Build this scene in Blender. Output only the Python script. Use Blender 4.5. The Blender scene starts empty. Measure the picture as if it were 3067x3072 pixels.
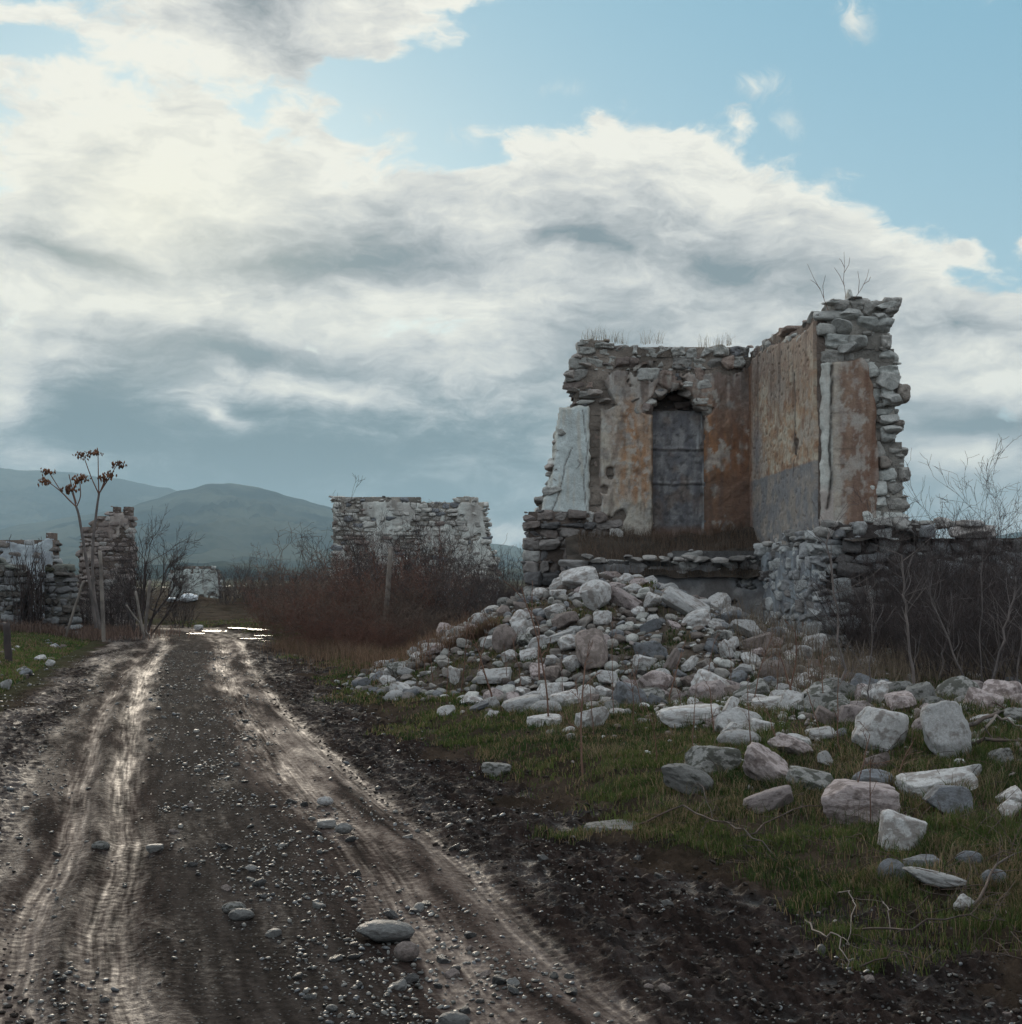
import bpy, math, random
import numpy as np
from math import radians, sin, cos, pi, exp

S = bpy.context.scene
COL = S.collection
rng = np.random.default_rng(11)
random.seed(11)

# ------------------------------------------------------------------ camera
CAMZ = 1.5
PITCH = radians(2.588)
cam = bpy.data.cameras.new('camera')
cam.lens = 80.0
cam.sensor_width = 56.0
cam.sensor_fit = 'HORIZONTAL'
cam.clip_start = 0.05
cam.clip_end = 60000
camo = bpy.data.objects.new('camera', cam)
COL.objects.link(camo)
camo.location = (0, 0, CAMZ)
camo.rotation_euler = (radians(90) + PITCH, 0, 0)
S.camera = camo

# ------------------------------------------------------------------ light
SUN_AZ = radians(-12.8)      # left of the view axis (+Y)
SUN_EL = radians(12.6)
SKY_K = 0.1                  # background strength

S.view_settings.view_transform = 'Standard'
S.view_settings.look = 'None'
S.view_settings.exposure = 0.18
S.view_settings.gamma = 1.0
S.view_settings.use_curve_mapping = False
S.render.engine = 'CYCLES'
S.cycles.use_denoising = True
S.cycles.max_bounces = 6
S.cycles.diffuse_bounces = 3
S.cycles.glossy_bounces = 2
S.cycles.transmission_bounces = 3
S.cycles.volume_bounces = 0
S.cycles.transparent_max_bounces = 6
S.cycles.use_adaptive_sampling = True
S.cycles.adaptive_threshold = 0.02
S.cycles.caustics_reflective = False
S.cycles.caustics_refractive = False


class NT:
    """small helper that writes node trees"""
    def __init__(self, tree):
        self.t = tree
        self.t.nodes.clear()

    def n(self, typ, **kw):
        nd = self.t.nodes.new(typ)
        for k, v in kw.items():
            setattr(nd, k, v)
        return nd

    def put(self, sock, v):
        if v is None:
            return
        if isinstance(v, bpy.types.NodeSocket):
            self.t.links.new(v, sock)
        else:
            if hasattr(sock, 'default_value'):
                try:
                    sock.default_value = v
                except Exception:
                    if isinstance(v, (tuple, list)) and len(v) == 3:
                        sock.default_value = (*v, 1.0)
                    else:
                        sock.default_value = (v, v, v, 1.0)[:len(sock.default_value)]

    def m(self, op, a, b=None, c=None, clamp=False):
        nd = self.n('ShaderNodeMath', operation=op, use_clamp=clamp)
        self.put(nd.inputs[0], a)
        self.put(nd.inputs[1], b)
        self.put(nd.inputs[2], c)
        return nd.outputs[0]

    def add(self, a, b): return self.m('ADD', a, b)
    def sub(self, a, b): return self.m('SUBTRACT', a, b)
    def mul(self, a, b): return self.m('MULTIPLY', a, b)
    def div(self, a, b): return self.m('DIVIDE', a, b)

    def xyz(self, x, y, z=0.0):
        nd = self.n('ShaderNodeCombineXYZ')
        self.put(nd.inputs[0], x); self.put(nd.inputs[1], y); self.put(nd.inputs[2], z)
        return nd.outputs[0]

    def sep(self, v):
        nd = self.n('ShaderNodeSeparateXYZ')
        self.put(nd.inputs[0], v)
        return nd.outputs

    def mapping(self, v, loc=(0, 0, 0), rot=(0, 0, 0), sc=(1, 1, 1), typ='POINT'):
        nd = self.n('ShaderNodeMapping', vector_type=typ)
        self.put(nd.inputs['Vector'], v)
        nd.inputs['Location'].default_value = loc
        nd.inputs['Rotation'].default_value = rot
        nd.inputs['Scale'].default_value = sc
        return nd.outputs[0]

    def noise(self, v, scale=5, detail=4, rough=0.55, lac=2.0, dist=0.0, color=False, dim='3D'):
        nd = self.n('ShaderNodeTexNoise', noise_dimensions=dim)
        self.put(nd.inputs['Vector'], v)
        nd.inputs['Scale'].default_value = scale
        nd.inputs['Detail'].default_value = detail
        nd.inputs['Roughness'].default_value = rough
        nd.inputs['Lacunarity'].default_value = lac
        nd.inputs['Distortion'].default_value = dist
        return nd.outputs[1 if color else 0]

    def vor(self, v, scale=5, feature='F1', out='Distance', rand=1.0):
        nd = self.n('ShaderNodeTexVoronoi', feature=feature)
        self.put(nd.inputs['Vector'], v)
        nd.inputs['Scale'].default_value = scale
        if 'Randomness' in nd.inputs:
            nd.inputs['Randomness'].default_value = rand
        return nd.outputs[out]

    def ss(self, v, a, b, lo=0.0, hi=1.0):
        nd = self.n('ShaderNodeMapRange', interpolation_type='SMOOTHSTEP')
        self.put(nd.inputs[0], v)
        for i, q in zip((1, 2, 3, 4), (a, b, lo, hi)):
            nd.inputs[i].default_value = q
        return nd.outputs[0]

    def lin(self, v, a, b, lo=0.0, hi=1.0):
        nd = self.n('ShaderNodeMapRange')
        self.put(nd.inputs[0], v)
        for i, q in zip((1, 2, 3, 4), (a, b, lo, hi)):
            nd.inputs[i].default_value = q
        return nd.outputs[0]

    def mix(self, f, a, b, blend='MIX'):
        nd = self.n('ShaderNodeMix', data_type='RGBA', blend_type=blend)
        self.put(nd.inputs[0], f)
        self.put(nd.inputs[6], a if isinstance(a, bpy.types.NodeSocket) else (*a, 1.0))
        self.put(nd.inputs[7], b if isinstance(b, bpy.types.NodeSocket) else (*b, 1.0))
        return nd.outputs[2]

    def ramp(self, v, stops, interp='LINEAR'):
        nd = self.n('ShaderNodeValToRGB')
        cr = nd.color_ramp
        cr.interpolation = interp
        while len(cr.elements) > 1:
            cr.elements.remove(cr.elements[-1])
        cr.elements[0].position = stops[0][0]
        cr.elements[0].color = (*stops[0][1], 1)
        for p, c in stops[1:]:
            e = cr.elements.new(p)
            e.color = (*c, 1)
        self.put(nd.inputs[0], v)
        return nd.outputs[0]


# ------------------------------------------------------------------ world: Nishita sky under procedural cloud
def A_(u): return (u * 0.5298 - 511) / 1460.0          # azimuth of a spot in the photographed sky
def E_(v): return (578 - v * 0.53) / 1460.0            # its elevation


def srgb(r, g, b):
    f = lambda c: ((c / 255 + 0.055) / 1.055) ** 2.4 if c / 255 > 0.04045 else c / 255 / 12.92
    return (f(r), f(g), f(b))


world = bpy.data.worlds.new('World')
S.world = world
world.use_nodes = True
w = NT(world.node_tree)
wout = w.n('ShaderNodeOutputWorld')
bg = w.n('ShaderNodeBackground')
bg.inputs[1].default_value = SKY_K
w.t.links.new(bg.outputs[0], wout.inputs[0])
sky = w.n('ShaderNodeTexSky', sky_type='NISHITA')
sky.sun_disc = False
sky.sun_elevation = SUN_EL
sky.sun_rotation = SUN_AZ
sky.altitude = 300
sky.air_density = 1.0
sky.dust_density = 1.0
sky.ozone_density = 2.0
tc = w.n('ShaderNodeTexCoord').outputs['Generated']
X, Y, Z = w.sep(tc)
az = w.m('ARCTAN2', X, Y)
el = w.m('ARCSINE', Z)
ae = w.xyz(az, el, 0.0)
# flat cloud layer coordinates: streaks crowd together towards the horizon
zc = w.add(w.m('MAXIMUM', Z, 0.0), 0.09)
pl = w.xyz(w.div(X, zc), w.mul(w.div(Y, zc), 1.0), 0.3)
# warp
wn = w.noise(w.mapping(ae, sc=(9, 15, 1)), 1.0, 4, 0.6, color=True)
wv = w.n('ShaderNodeVectorMath', operation='MULTIPLY_ADD')
w.put(wv.inputs[0], wn)
wv.inputs[1].default_value = (0.075, 0.04, 0)
wv2 = w.n('ShaderNodeVectorMath', operation='ADD')
w.put(wv.inputs[2], ae)
w.put(wv2.inputs[0], wv.outputs[0])
wv2.inputs[1].default_value = (-0.0375, -0.02, 0)
aw = wv2.outputs[0]


def blob(vec, u, v, ru, rv, rot=0.0):
    """soft spot of the sky centred on (u, v) with radii ru, rv"""
    mp = w.n('ShaderNodeMapping', vector_type='TEXTURE')
    w.put(mp.inputs['Vector'], vec)
    mp.inputs['Location'].default_value = (A_(u), E_(v), 0)
    mp.inputs['Rotation'].default_value = (0, 0, radians(-rot))
    mp.inputs['Scale'].default_value = (ru * 0.53 / 1460, rv * 0.53 / 1460, 1)
    g = w.n('ShaderNodeTexGradient', gradient_type='QUADRATIC_SPHERE')
    w.put(g.inputs[0], mp.outputs[0])
    return g.outputs['Fac']


def blobs(vec, base, lst):
    acc = base
    for (k, *a) in lst:
        acc = w.m('MULTIPLY_ADD', blob(vec, *a), k, acc)
    return acc

#SKYPARAMS
# coverage (positive: cloud)
n_puff = w.noise(w.mapping(aw, loc=(3.1, 1.7, 0), sc=(7, 12, 1)), 1.0, 10, 0.62)
n_fine = w.noise(w.mapping(aw, loc=(0.3, 5.2, 0), rot=(0, 0, 0.25), sc=(26, 44, 1)), 1.0, 9, 0.66)
n_lay = w.noise(w.mapping(pl, loc=(0.4, 2.0, 0), sc=(0.9, 0.9, 1)), 1.0, 8, 0.60)
# billows: rounded knobs on the upper cloud edges
n_bil = w.sub(1.0, w.vor(w.mapping(aw, loc=(0.2, 0.1, 0), sc=(30, 42, 1)), 1.0, 'SMOOTH_F1'))
cov0 = w.add(w.mul(w.sub(n_puff, 0.5), 1.7), w.add(w.mul(w.sub(n_lay, 0.5), 1.0), w.add(w.mul(w.sub(n_fine, 0.5), 1.25), w.mul(w.sub(n_bil, 0.55), 0.55))))
cov = blobs(aw, w.add(cov0, w.ss(el, 0.13, 0.24, 0.75, 0.25)), [
    # (gain, u, v, ru, rv, rot)
    (-3.4, 1540, 60, 800, 340, 8),
    (-2.6, 1850, 300, 560, 300, 30),
    (-1.6, 1050, 130, 420, 130, -8),
    (-1.6, 740, 205, 260, 70, 12),
    (-1.2, 850, 300, 200, 55, 20),
    (-0.9, 640, 255, 150, 40, 20),
    (-1.2, 60, 165, 190, 50, -8),
    (-1.0, 120, 60, 160, 40, -20),
    (-0.8, 300, 15, 160, 45, 0),
    (-0.35, 20, 390, 90, 40, 0),
    (1.2, 900, 5, 300, 45, 0),
    (0.9, 60, 560, 200, 90, 0),
    (2.1, 1150, 370, 400, 160, 6),
    (2.2, 1400, 430, 420, 150, 22),
    (1.5, 480, 90, 420, 130, -6),
    (1.6, 300, 400, 560, 240, 0),
    (1.0, 800, 480, 700, 160, 0),
    (1.0, 1600, 620, 500, 150, 12),
    (1.2, 1790, 500, 120, 60, 0),
    (1.2, 1905, 490, 60, 60, 0),
    (1.0, 700, 850, 1500, 260, 0),
])
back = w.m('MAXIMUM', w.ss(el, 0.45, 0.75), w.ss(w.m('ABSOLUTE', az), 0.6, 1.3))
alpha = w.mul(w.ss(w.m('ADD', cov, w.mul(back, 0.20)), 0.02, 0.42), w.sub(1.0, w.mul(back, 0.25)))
# brightness of the cloud (0 dark grey, 1 sunlit white)
b_str = w.noise(w.mapping(aw, loc=(7.7, 3.3, 0), sc=(5.5, 17, 1)), 1.0, 9, 0.64)
b_pf = w.noise(w.mapping(aw, loc=(1.7, 9.3, 0), rot=(0, 0, 0.15), sc=(13, 34, 1)), 1.0, 10, 0.68)
b_rip = w.noise(w.mapping(aw, loc=(5.7, 2.3, 0), rot=(0, 0, -0.25), sc=(40, 76, 1)), 1.0, 7, 0.62)
br0 = w.add(w.mul(w.sub(b_str, 0.5), 1.0), w.mul(w.sub(b_pf, 0.5), 1.5))
br0 = w.add(br0, w.add(w.mul(w.sub(n_fine, 0.5), 0.5), w.mul(w.sub(b_rip, 0.5), 0.40)))
br = blobs(aw, w.add(br0, w.ss(el, 0.09, 0.17, 0.30, 0.64)), [
    (0.28, 260, 390, 420, 240, 0),
    (0.25, 330, 300, 620, 200, 8),
    (0.40, 1080, 300, 400, 130, 5),
    (0.40, 1360, 360, 320, 110, 25),
    (0.30, 1800, 510, 260, 70, 10),
    (0.20, 300, 150, 300, 120, -15),
    (-0.60, 470, 60, 360, 100, -6),
    (-0.25, 600, 130, 260, 60, 0),
    (-0.85, 660, 500, 400, 95, -4),
    (-0.70, 130, 505, 240, 50, 8),
    (-0.80, 410, 665, 340, 65, 4),
    (-0.90, 1110, 465, 170, 42, 4),
    (-0.55, 1400, 510, 380, 90, 8),
    (-0.45, 1150, 640, 420, 120, 0),
    (-0.50, 1780, 640, 260, 70, 5),
    (0.55, 640, 745, 360, 50, 8),
    (0.45, 240, 590, 420, 60, 0),
    (-0.55, 480, 870, 620, 150, 4),
    (-0.60, 230, 800, 160, 110, 0),
    (0.75, 425, 790, 100, 40, 40),
    (0.55, 60, 770, 130, 110, 30),
    (-0.60, 1830, 815, 190, 40, 0),
    (0.60, 1790, 880, 300, 55, 0),
    (0.50, 1830, 750, 240, 36, 0),
    (0.45, 960, 1000, 200, 60, 0),
    (-0.30, 760, 960, 300, 90, 0),
])
wn1 = w.noise(w.mapping(aw, loc=(2.2, 0.4, 0), rot=(0, 0, -0.9), sc=(55, 30, 1)), 1.0, 9, 0.72, dist=0.8)
wm = blobs(ae, 0.0, [(1.0, 1608, 95, 85, 130, -25), (0.9, 1440, 190, 120, 70, 0), (0.6, 1485, 265, 120, 90, 20), (0.5, 1610, 10, 130, 60, 0), (0.45, 1850, 90, 90, 70, 0), (0.55, 1600, 385, 100, 70, 30),
                     (0.6, 880, 270, 140, 90, 0), (0.55, 700, 240, 180, 70, 0), (0.5, 1050, 190, 200, 60, 0)])
wisp = w.mul(w.ss(w.mul(wn1, w.add(0.62, wm)), 0.42, 0.95), w.ss(wm, 0.02, 0.45))
alpha = w.m('MAXIMUM', alpha, w.mul(wisp, 0.8))
edge_lit = w.mul(w.ss(cov, 0.10, 0.9, 0.30, 0.0), 1.0)
br = w.add(br, edge_lit)
ccol = w.ramp(br, [
    (0.00, srgb(122, 136, 143)),
    (0.20, srgb(146, 154, 159)),
    (0.42, srgb(172, 177, 180)),
    (0.62, srgb(198, 201, 201)),
    (0.82, srgb(218, 219, 214)),
    (1.00, srgb(234, 234, 226)),
])
low_t = w.mul(w.ss(el, 0.17, 0.10), w.ss(br, 0.75, 0.15))
low_t = w.mul(low_t, w.ss(az, 0.16, -0.02, 0.35, 1.0))
ccol = w.mix(w.mul(low_t, 0.85), ccol, w.mix(w.ss(br, 0.0, 0.55), srgb(94, 114, 122), srgb(132, 150, 157)))
# warm light low on the right horizon
warm = w.mul(w.ss(el, 0.13, 0.03), w.ss(az, -0.1, 0.25))
ccol = w.mix(w.mul(warm, 0.30), ccol, w.mix(1.0, ccol, (1.0, 0.90, 0.86), 'MULTIPLY'))
# a low sun behind the cloud: clouds thin and bright around it
glow = w.mul(blob(ae, 300, 420, 620, 430), 1.0)
ccol = w.mix(w.mul(glow, 0.42), ccol, srgb(250, 246, 222))
ccol10 = w.mix(1.0, ccol, (1 / SKY_K * 1.0,) * 3, 'MULTIPLY')
# away from the photographed part the clear zenith shows between the clouds
bluesky = w.mix(1.0, sky.outputs[0], (0.9, 1.05, 1.08), 'MULTIPLY')
hzn = w.ss(el, 0.42, 0.12)
blue_t = w.mix(hzn, srgb(112, 170, 196), srgb(138, 182, 200))
blue_t = w.mix(1.0, blue_t, (1 / SKY_K,) * 3, 'MULTIPLY')
bluesky = w.mix(0.75, bluesky, blue_t)
bluesky = w.mix(1.0, bluesky, (1.20, 1.06, 1.0), 'MULTIPLY')
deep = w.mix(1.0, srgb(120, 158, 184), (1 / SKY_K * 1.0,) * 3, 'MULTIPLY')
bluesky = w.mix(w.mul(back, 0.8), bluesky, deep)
dim = w.add(1.02, w.mul(back, 0.54))  # clouds out of view are brightened to light the ruin front
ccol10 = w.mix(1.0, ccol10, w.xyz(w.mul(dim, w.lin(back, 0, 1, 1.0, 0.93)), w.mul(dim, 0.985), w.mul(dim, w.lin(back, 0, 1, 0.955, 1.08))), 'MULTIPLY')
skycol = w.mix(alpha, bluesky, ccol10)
nd = skycol
# below the horizon the world is plain dark earth
nd = w.mix(w.ss(Z, -0.03, 0.0), (0.4, 0.38, 0.35), nd)
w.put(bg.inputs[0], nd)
world.cycles.sampling_method = 'MANUAL'
world.cycles.sample_map_resolution = 1024

sun = bpy.data.lights.new('sun', 'SUN')
sun.energy = 1.5
sun.angle = radians(12)
sun.color = (1.0, 0.87, 0.70)
suno = bpy.data.objects.new('sun', sun)
COL.objects.link(suno)
# a sun lamp shines along its local -Z
from mathutils import Vector, Matrix
sd = Vector((sin(SUN_AZ) * cos(SUN_EL), cos(SUN_AZ) * cos(SUN_EL), sin(SUN_EL)))
suno.rotation_euler = sd.to_track_quat('Z', 'Y').to_euler()


# ================================================================== helpers
def hsh(ix, iy, iz, seed):
    h = (ix.astype(np.int64) * 374761393 + iy.astype(np.int64) * 668265263 + iz.astype(np.int64) * 2147483647 + seed * 974634777) & 0xFFFFFFFF
    h = ((h ^ (h >> 13)) * 1274126177) & 0xFFFFFFFF
    h = ((h ^ (h >> 15)) * 2246822519) & 0xFFFFFFFF
    return (h ^ (h >> 16)) & 0xFFFFFFFF


def vn2(x, y, seed=0):
    """gradient noise, about -0.7..0.7"""
    x = np.asarray(x, float); y = np.asarray(y, float)
    x0 = np.floor(x); y0 = np.floor(y)
    fx = x - x0; fy = y - y0
    ux = fx * fx * fx * (fx * (fx * 6 - 15) + 10); uy = fy * fy * fy * (fy * (fy * 6 - 15) + 10)
    ix = x0.astype(np.int64); iy = y0.astype(np.int64); z = np.zeros_like(ix)
    r = []
    for dx in (0, 1):
        for dy in (0, 1):
            a = hsh(ix + dx, iy + dy, z, seed) * (2 * pi / 4294967296.0)
            r.append(np.cos(a) * (fx - dx) + np.sin(a) * (fy - dy))
    return (r[0] * (1 - ux) + r[2] * ux) * (1 - uy) + (r[1] * (1 - ux) + r[3] * ux) * uy


def vn3(x, y, z, seed=0):
    x0 = np.floor(x); y0 = np.floor(y); z0 = np.floor(z)
    fx = x - x0; fy = y - y0; fz = z - z0
    q = lambda t: t * t * (3 - 2 * t)
    ux, uy, uz = q(fx), q(fy), q(fz)
    ix = x0.astype(np.int64); iy = y0.astype(np.int64); iz = z0.astype(np.int64)
    tot = 0
    for dx in (0, 1):
        for dy in (0, 1):
            for dz in (0, 1):
                v = hsh(ix + dx, iy + dy, iz + dz, seed) / 2147483648.0 - 1
                tot = tot + v * (ux if dx else 1 - ux) * (uy if dy else 1 - uy) * (uz if dz else 1 - uz)
    return tot


def fbm2(x, y, oct=4, seed=0, rough=0.5):
    t = 0; a = 1.0; f = 1.0
    for o in range(oct):
        t = t + a * vn2(x * f + 13.7 * o, y * f - 7.3 * o, seed + o)
        a *= rough; f *= 2.03
    return t


def fbm3(x, y, z, oct=3, seed=0, rough=0.5):
    t = 0; a = 1.0; f = 1.0
    for o in range(oct):
        t = t + a * vn3(x * f, y * f, z * f, seed + o)
        a *= rough; f *= 2.07
    return t


def sst(a, b, x):
    t = np.clip((np.asarray(x, float) - a) / (b - a), 0, 1)
    return t * t * (3 - 2 * t)


def mixc(c0, c1, t):
    t = np.asarray(t)[..., None]
    return np.asarray(c0) * (1 - t) + np.asarray(c1) * t


def mesh_arr(name, V, F, col=None, smooth=False, extra=None, uv=None):
    """mesh from numpy arrays; F is (n,k) with k = 3 or 4, or a list of such arrays"""
    me = bpy.data.meshes.new(name)
    V = np.asarray(V, np.float32)
    Fs = F if isinstance(F, list) else [F]
    Fs = [np.asarray(f, np.int32) for f in Fs if len(f)]
    nl = sum(f.size for f in Fs); nf = sum(len(f) for f in Fs)
    me.vertices.add(len(V)); me.vertices.foreach_set('co', V.ravel())
    me.loops.add(nl); me.polygons.add(nf)
    li = np.concatenate([f.ravel() for f in Fs])
    me.loops.foreach_set('vertex_index', li)
    tot = np.concatenate([np.full(len(f), f.shape[1], np.int32) for f in Fs])
    st = np.concatenate([[0], np.cumsum(tot)[:-1]]).astype(np.int32)
    me.polygons.foreach_set('loop_start', st)
    me.polygons.foreach_set('loop_total', tot)
    if smooth:
        me.polygons.foreach_set('use_smooth', np.ones(nf, bool))
    if col is not None:
        col = np.asarray(col, np.float32)
        c4 = np.ones((len(V), 4), np.float32); c4[:, :3] = col
        a = me.color_attributes.new('Col', 'FLOAT_COLOR', 'POINT')
        a.data.foreach_set('color', c4.ravel())
    for k, v in (extra or {}).items():
        a = me.attributes.new(k, 'FLOAT', 'POINT')
        a.data.foreach_set('value', np.asarray(v, np.float32))
    if uv is not None:
        a = me.attributes.new('RUV', 'FLOAT2', 'POINT')
        a.data.foreach_set('vector', np.asarray(uv, np.float32).ravel())
    me.update(calc_edges=True)
    me.validate()
    return me


def link(name, me, mat=None, parent=None, loc=None):
    o = bpy.data.objects.new(name, me)
    COL.objects.link(o)
    if mat is not None and me is not None and not me.materials:
        me.materials.append(mat)
    if parent is not None:
        o.parent = parent
        if loc is None:
            o.location = tuple(-c for c in parent.location)   # world-space mesh under an offset base
    if loc is not None:
        o.location = loc
    return o


def tag(o, label=None, cat=None, group=None, kind=None):
    if label: o['label'] = label
    if cat: o['category'] = cat
    if group: o['group'] = group
    if kind: o['kind'] = kind
    return o


def thing(name, label, cat, loc=(0, 0, 0), group=None):
    o = bpy.data.objects.new(name, None)
    COL.objects.link(o)
    o.empty_display_size = 0.2
    o.location = loc
    return tag(o, label, cat, group)


def dup(root, loc=None, rotz=None, sc=None, label=None, group=None):
    r = root.copy(); COL.objects.link(r)
    if loc is not None: r.location = loc
    if rotz is not None: r.rotation_euler = (0, 0, rotz)
    if sc is not None: r.scale = sc if isinstance(sc, tuple) else (sc, sc, sc)
    if label: r['label'] = label
    if group: r['group'] = group
    for ch in list(root.children):
        c = ch.copy(); COL.objects.link(c); c.parent = r
    return r


# ---- from a spot of the photograph (in its 1929 x 1932 view) to the place it shows
FPX = 1460.0


def ray(u, v):
    px = u * 0.52981; py = v * 0.53002
    a = (px - 511) / FPX; b = (512 - py) / FPX
    d = np.array([a, cos(PITCH) - b * sin(PITCH), sin(PITCH) + b * cos(PITCH)])
    return d


def at(u, v, y):
    """point seen at (u, v) whose distance along +Y is y"""
    d = ray(u, v)
    t = y / d[1]
    return np.array([d[0] * t, y, CAMZ + d[2] * t])


def onplane(u, v, O, N):
    d = ray(u, v); c = np.array([0, 0, CAMZ])
    t = np.dot(np.asarray(O) - c, N) / np.dot(d, N)
    return c + d * t


def hit(u, v, hf=None, t0=3.0):
    """where the sight line meets the ground"""
    hf = hf or H
    d = ray(u, v); d = d / d[1]
    ts = t0 * (1.004 ** np.arange(1100))
    x = d[0] * ts; z = CAMZ + d[2] * ts
    h = hf(x, ts)
    k = np.argmax(z <= h)
    if z[k] > h[k]: k = len(ts) - 1
    return np.array([x[k], ts[k], h[k]])


# ------------------------------------------------------------------ materials
def M(name):
    m = bpy.data.materials.new(name)
    m.use_nodes = True
    n = NT(m.node_tree)
    out = n.n('ShaderNodeOutputMaterial')
    b = n.n('ShaderNodeBsdfPrincipled')
    n.t.links.new(b.outputs[0], out.inputs[0])
    return m, n, b, out


def bump(n, b, h, strength=0.5, dist=0.02, prev=None):
    bp = n.n('ShaderNodeBump')
    bp.inputs['Strength'].default_value = strength
    bp.inputs['Distance'].default_value = dist
    n.put(bp.inputs['Height'], h)
    if prev is not None:
        n.put(bp.inputs['Normal'], prev)
    if b is not None:
        n.t.links.new(bp.outputs[0], b.inputs['Normal'])
    return bp.outputs[0]


def attr(n, name, out='Color'):
    a = n.n('ShaderNodeAttribute', attribute_name=name)
    return a.outputs[out]


def obj_co(n): return n.n('ShaderNodeTexCoord').outputs['Object']


def mat_col(name, rough=0.9, nscale=12, var=0.5, bstr=0.5, bdist=0.02, spec=0.3):
    """surface whose own colours are stored with the mesh, broken up by fine noise"""
    m, n, b, _ = M(name)
    oc = obj_co(n)
    f1 = n.noise(oc, nscale, 7, 0.65)
    f2 = n.noise(oc, nscale * 5.3, 4, 0.6)
    k = n.add(n.mul(n.sub(f1, 0.5), 1.6 * var), n.mul(n.sub(f2, 0.5), 0.9 * var))
    c = n.mix(1.0, attr(n, 'Col'), n.xyz(n.add(1, k), n.add(1, k), n.add(1, k)), 'MULTIPLY')
    n.put(b.inputs['Base Color'], c)
    b.inputs['Roughness'].default_value = rough
    b.inputs['Specular IOR Level'].default_value = spec
    bump(n, b, n.add(f1, n.mul(f2, 0.4)), bstr, bdist)
    return m


def mat_rock(name, ca, cb, cdirt, dirt=0.45, rough=0.85):
    m, n, b, _ = M(name)
    oc = obj_co(n)
    oi = n.n('ShaderNodeObjectInfo')
    rnd = oi.outputs['Random']
    sh = n.n('ShaderNodeVectorMath', operation='ADD')
    n.put(sh.inputs[0], oc)
    n.put(sh.inputs[1], n.xyz(n.mul(rnd, 37.0), n.mul(rnd, 11.0), n.mul(rnd, 71.0)))
    p = sh.outputs[0]
    f1 = n.noise(p, 2.2, 6, 0.62)
    f2 = n.noise(p, 9.0, 7, 0.7)
    f3 = n.noise(p, 34.0, 3, 0.6)
    pits = n.ss(n.vor(p, 22.0), 0.05, 0.22)
    c = n.mix(n.ss(f2, 0.3, 0.7), ca, cb)
    c = n.mix(n.mul(n.ss(n.add(f1, n.mul(rnd, 0.10)), 0.52, 0.66), dirt * 1.4), c, cdirt)
    c = n.mix(n.mul(n.ss(f3, 0.52, 0.75), 0.6), c, cdirt)
    c = n.mix(n.mul(n.sub(1.0, pits), 0.45), c, cdirt)
    k = n.lin(rnd, 0, 1, 0.55, 1.12)
    c = n.mix(1.0, c, n.xyz(k, k, n.mul(k, 1.02)), 'MULTIPLY')
    n.put(b.inputs['Base Color'], c)
    b.inputs['Roughness'].default_value = rough
    b.inputs['Specular IOR Level'].default_value = 0.35
    hh = n.add(n.mul(f2, 0.7), n.add(n.mul(f3, 0.35), n.mul(pits, 0.12)))
    bump(n, b, hh, 0.75, 0.035)
    return m


mat_white = mat_rock('limestone', (0.72, 0.69, 0.66), (0.50, 0.465, 0.44), (0.23, 0.18, 0.15), 0.5)
mat_pink = mat_rock('pinkish_limestone', (0.58, 0.48, 0.45), (0.38, 0.30, 0.28), (0.17, 0.125, 0.11), 0.6)
mat_grey = mat_rock('grey_rock', (0.27, 0.27, 0.28), (0.18, 0.18, 0.19), (0.10, 0.09, 0.08), 0.5)
mat_brown = mat_rock('brown_rock', (0.33, 0.26, 0.23), (0.22, 0.17, 0.15), (0.11, 0.085, 0.07), 0.5)
mat_lich = mat_rock('lichened_rock', (0.36, 0.34, 0.31), (0.22, 0.205, 0.19), (0.09, 0.085, 0.07), 0.9)
mat_stone = mat_col('masonry', 0.9, 11, 0.75, 1.0, 0.045, 0.2)
mat_mortar = mat_col('mortar', 0.95, 9, 0.8, 1.0, 0.06, 0.1)
mat_plaster = mat_col('plaster', 0.9, 8, 0.62, 0.8, 0.025, 0.2)
mat_soil = mat_col('soil', 0.95, 10, 0.6, 1.0, 0.05)


def mat_twig(name, c, c2, rough=0.75):
    m, n, b, _ = M(name)
    oc = obj_co(n)
    f = n.noise(oc, 3.0, 3, 0.6)
    n.put(b.inputs['Base Color'], n.mix(n.ss(f, 0.35, 0.65), c, c2))
    b.inputs['Roughness'].default_value = rough
    b.inputs['Specular IOR Level'].default_value = 0.3
    return m


tw_red = mat_twig('bramble_twig', (0.085, 0.038, 0.028), (0.15, 0.068, 0.045))
tw_dark = mat_twig('dark_twig', (0.040, 0.030, 0.029), (0.070, 0.050, 0.046))
tw_grey = mat_twig('grey_bark', (0.085, 0.070, 0.066), (0.15, 0.12, 0.11))
tw_brown = mat_twig('brown_twig', (0.085, 0.055, 0.042), (0.13, 0.085, 0.062))
tw_fall = mat_twig('fallen_wood', (0.10, 0.065, 0.05), (0.055, 0.04, 0.034))
tw_weed = mat_twig('dry_weed', (0.115, 0.060, 0.042), (0.18, 0.095, 0.065))
mat_wet = mat_col('wet_gravel', 0.42, 30, 0.4, 0.4, 0.004, 0.45)
tw_pale = mat_twig('bleached_twig', (0.20, 0.16, 0.135), (0.11, 0.085, 0.072))
mat_post = mat_twig('weathered_wood', (0.21, 0.175, 0.15), (0.11, 0.09, 0.08))
mat_seed = mat_twig('dry_seed', (0.20, 0.085, 0.04), (0.10, 0.045, 0.025))


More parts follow.
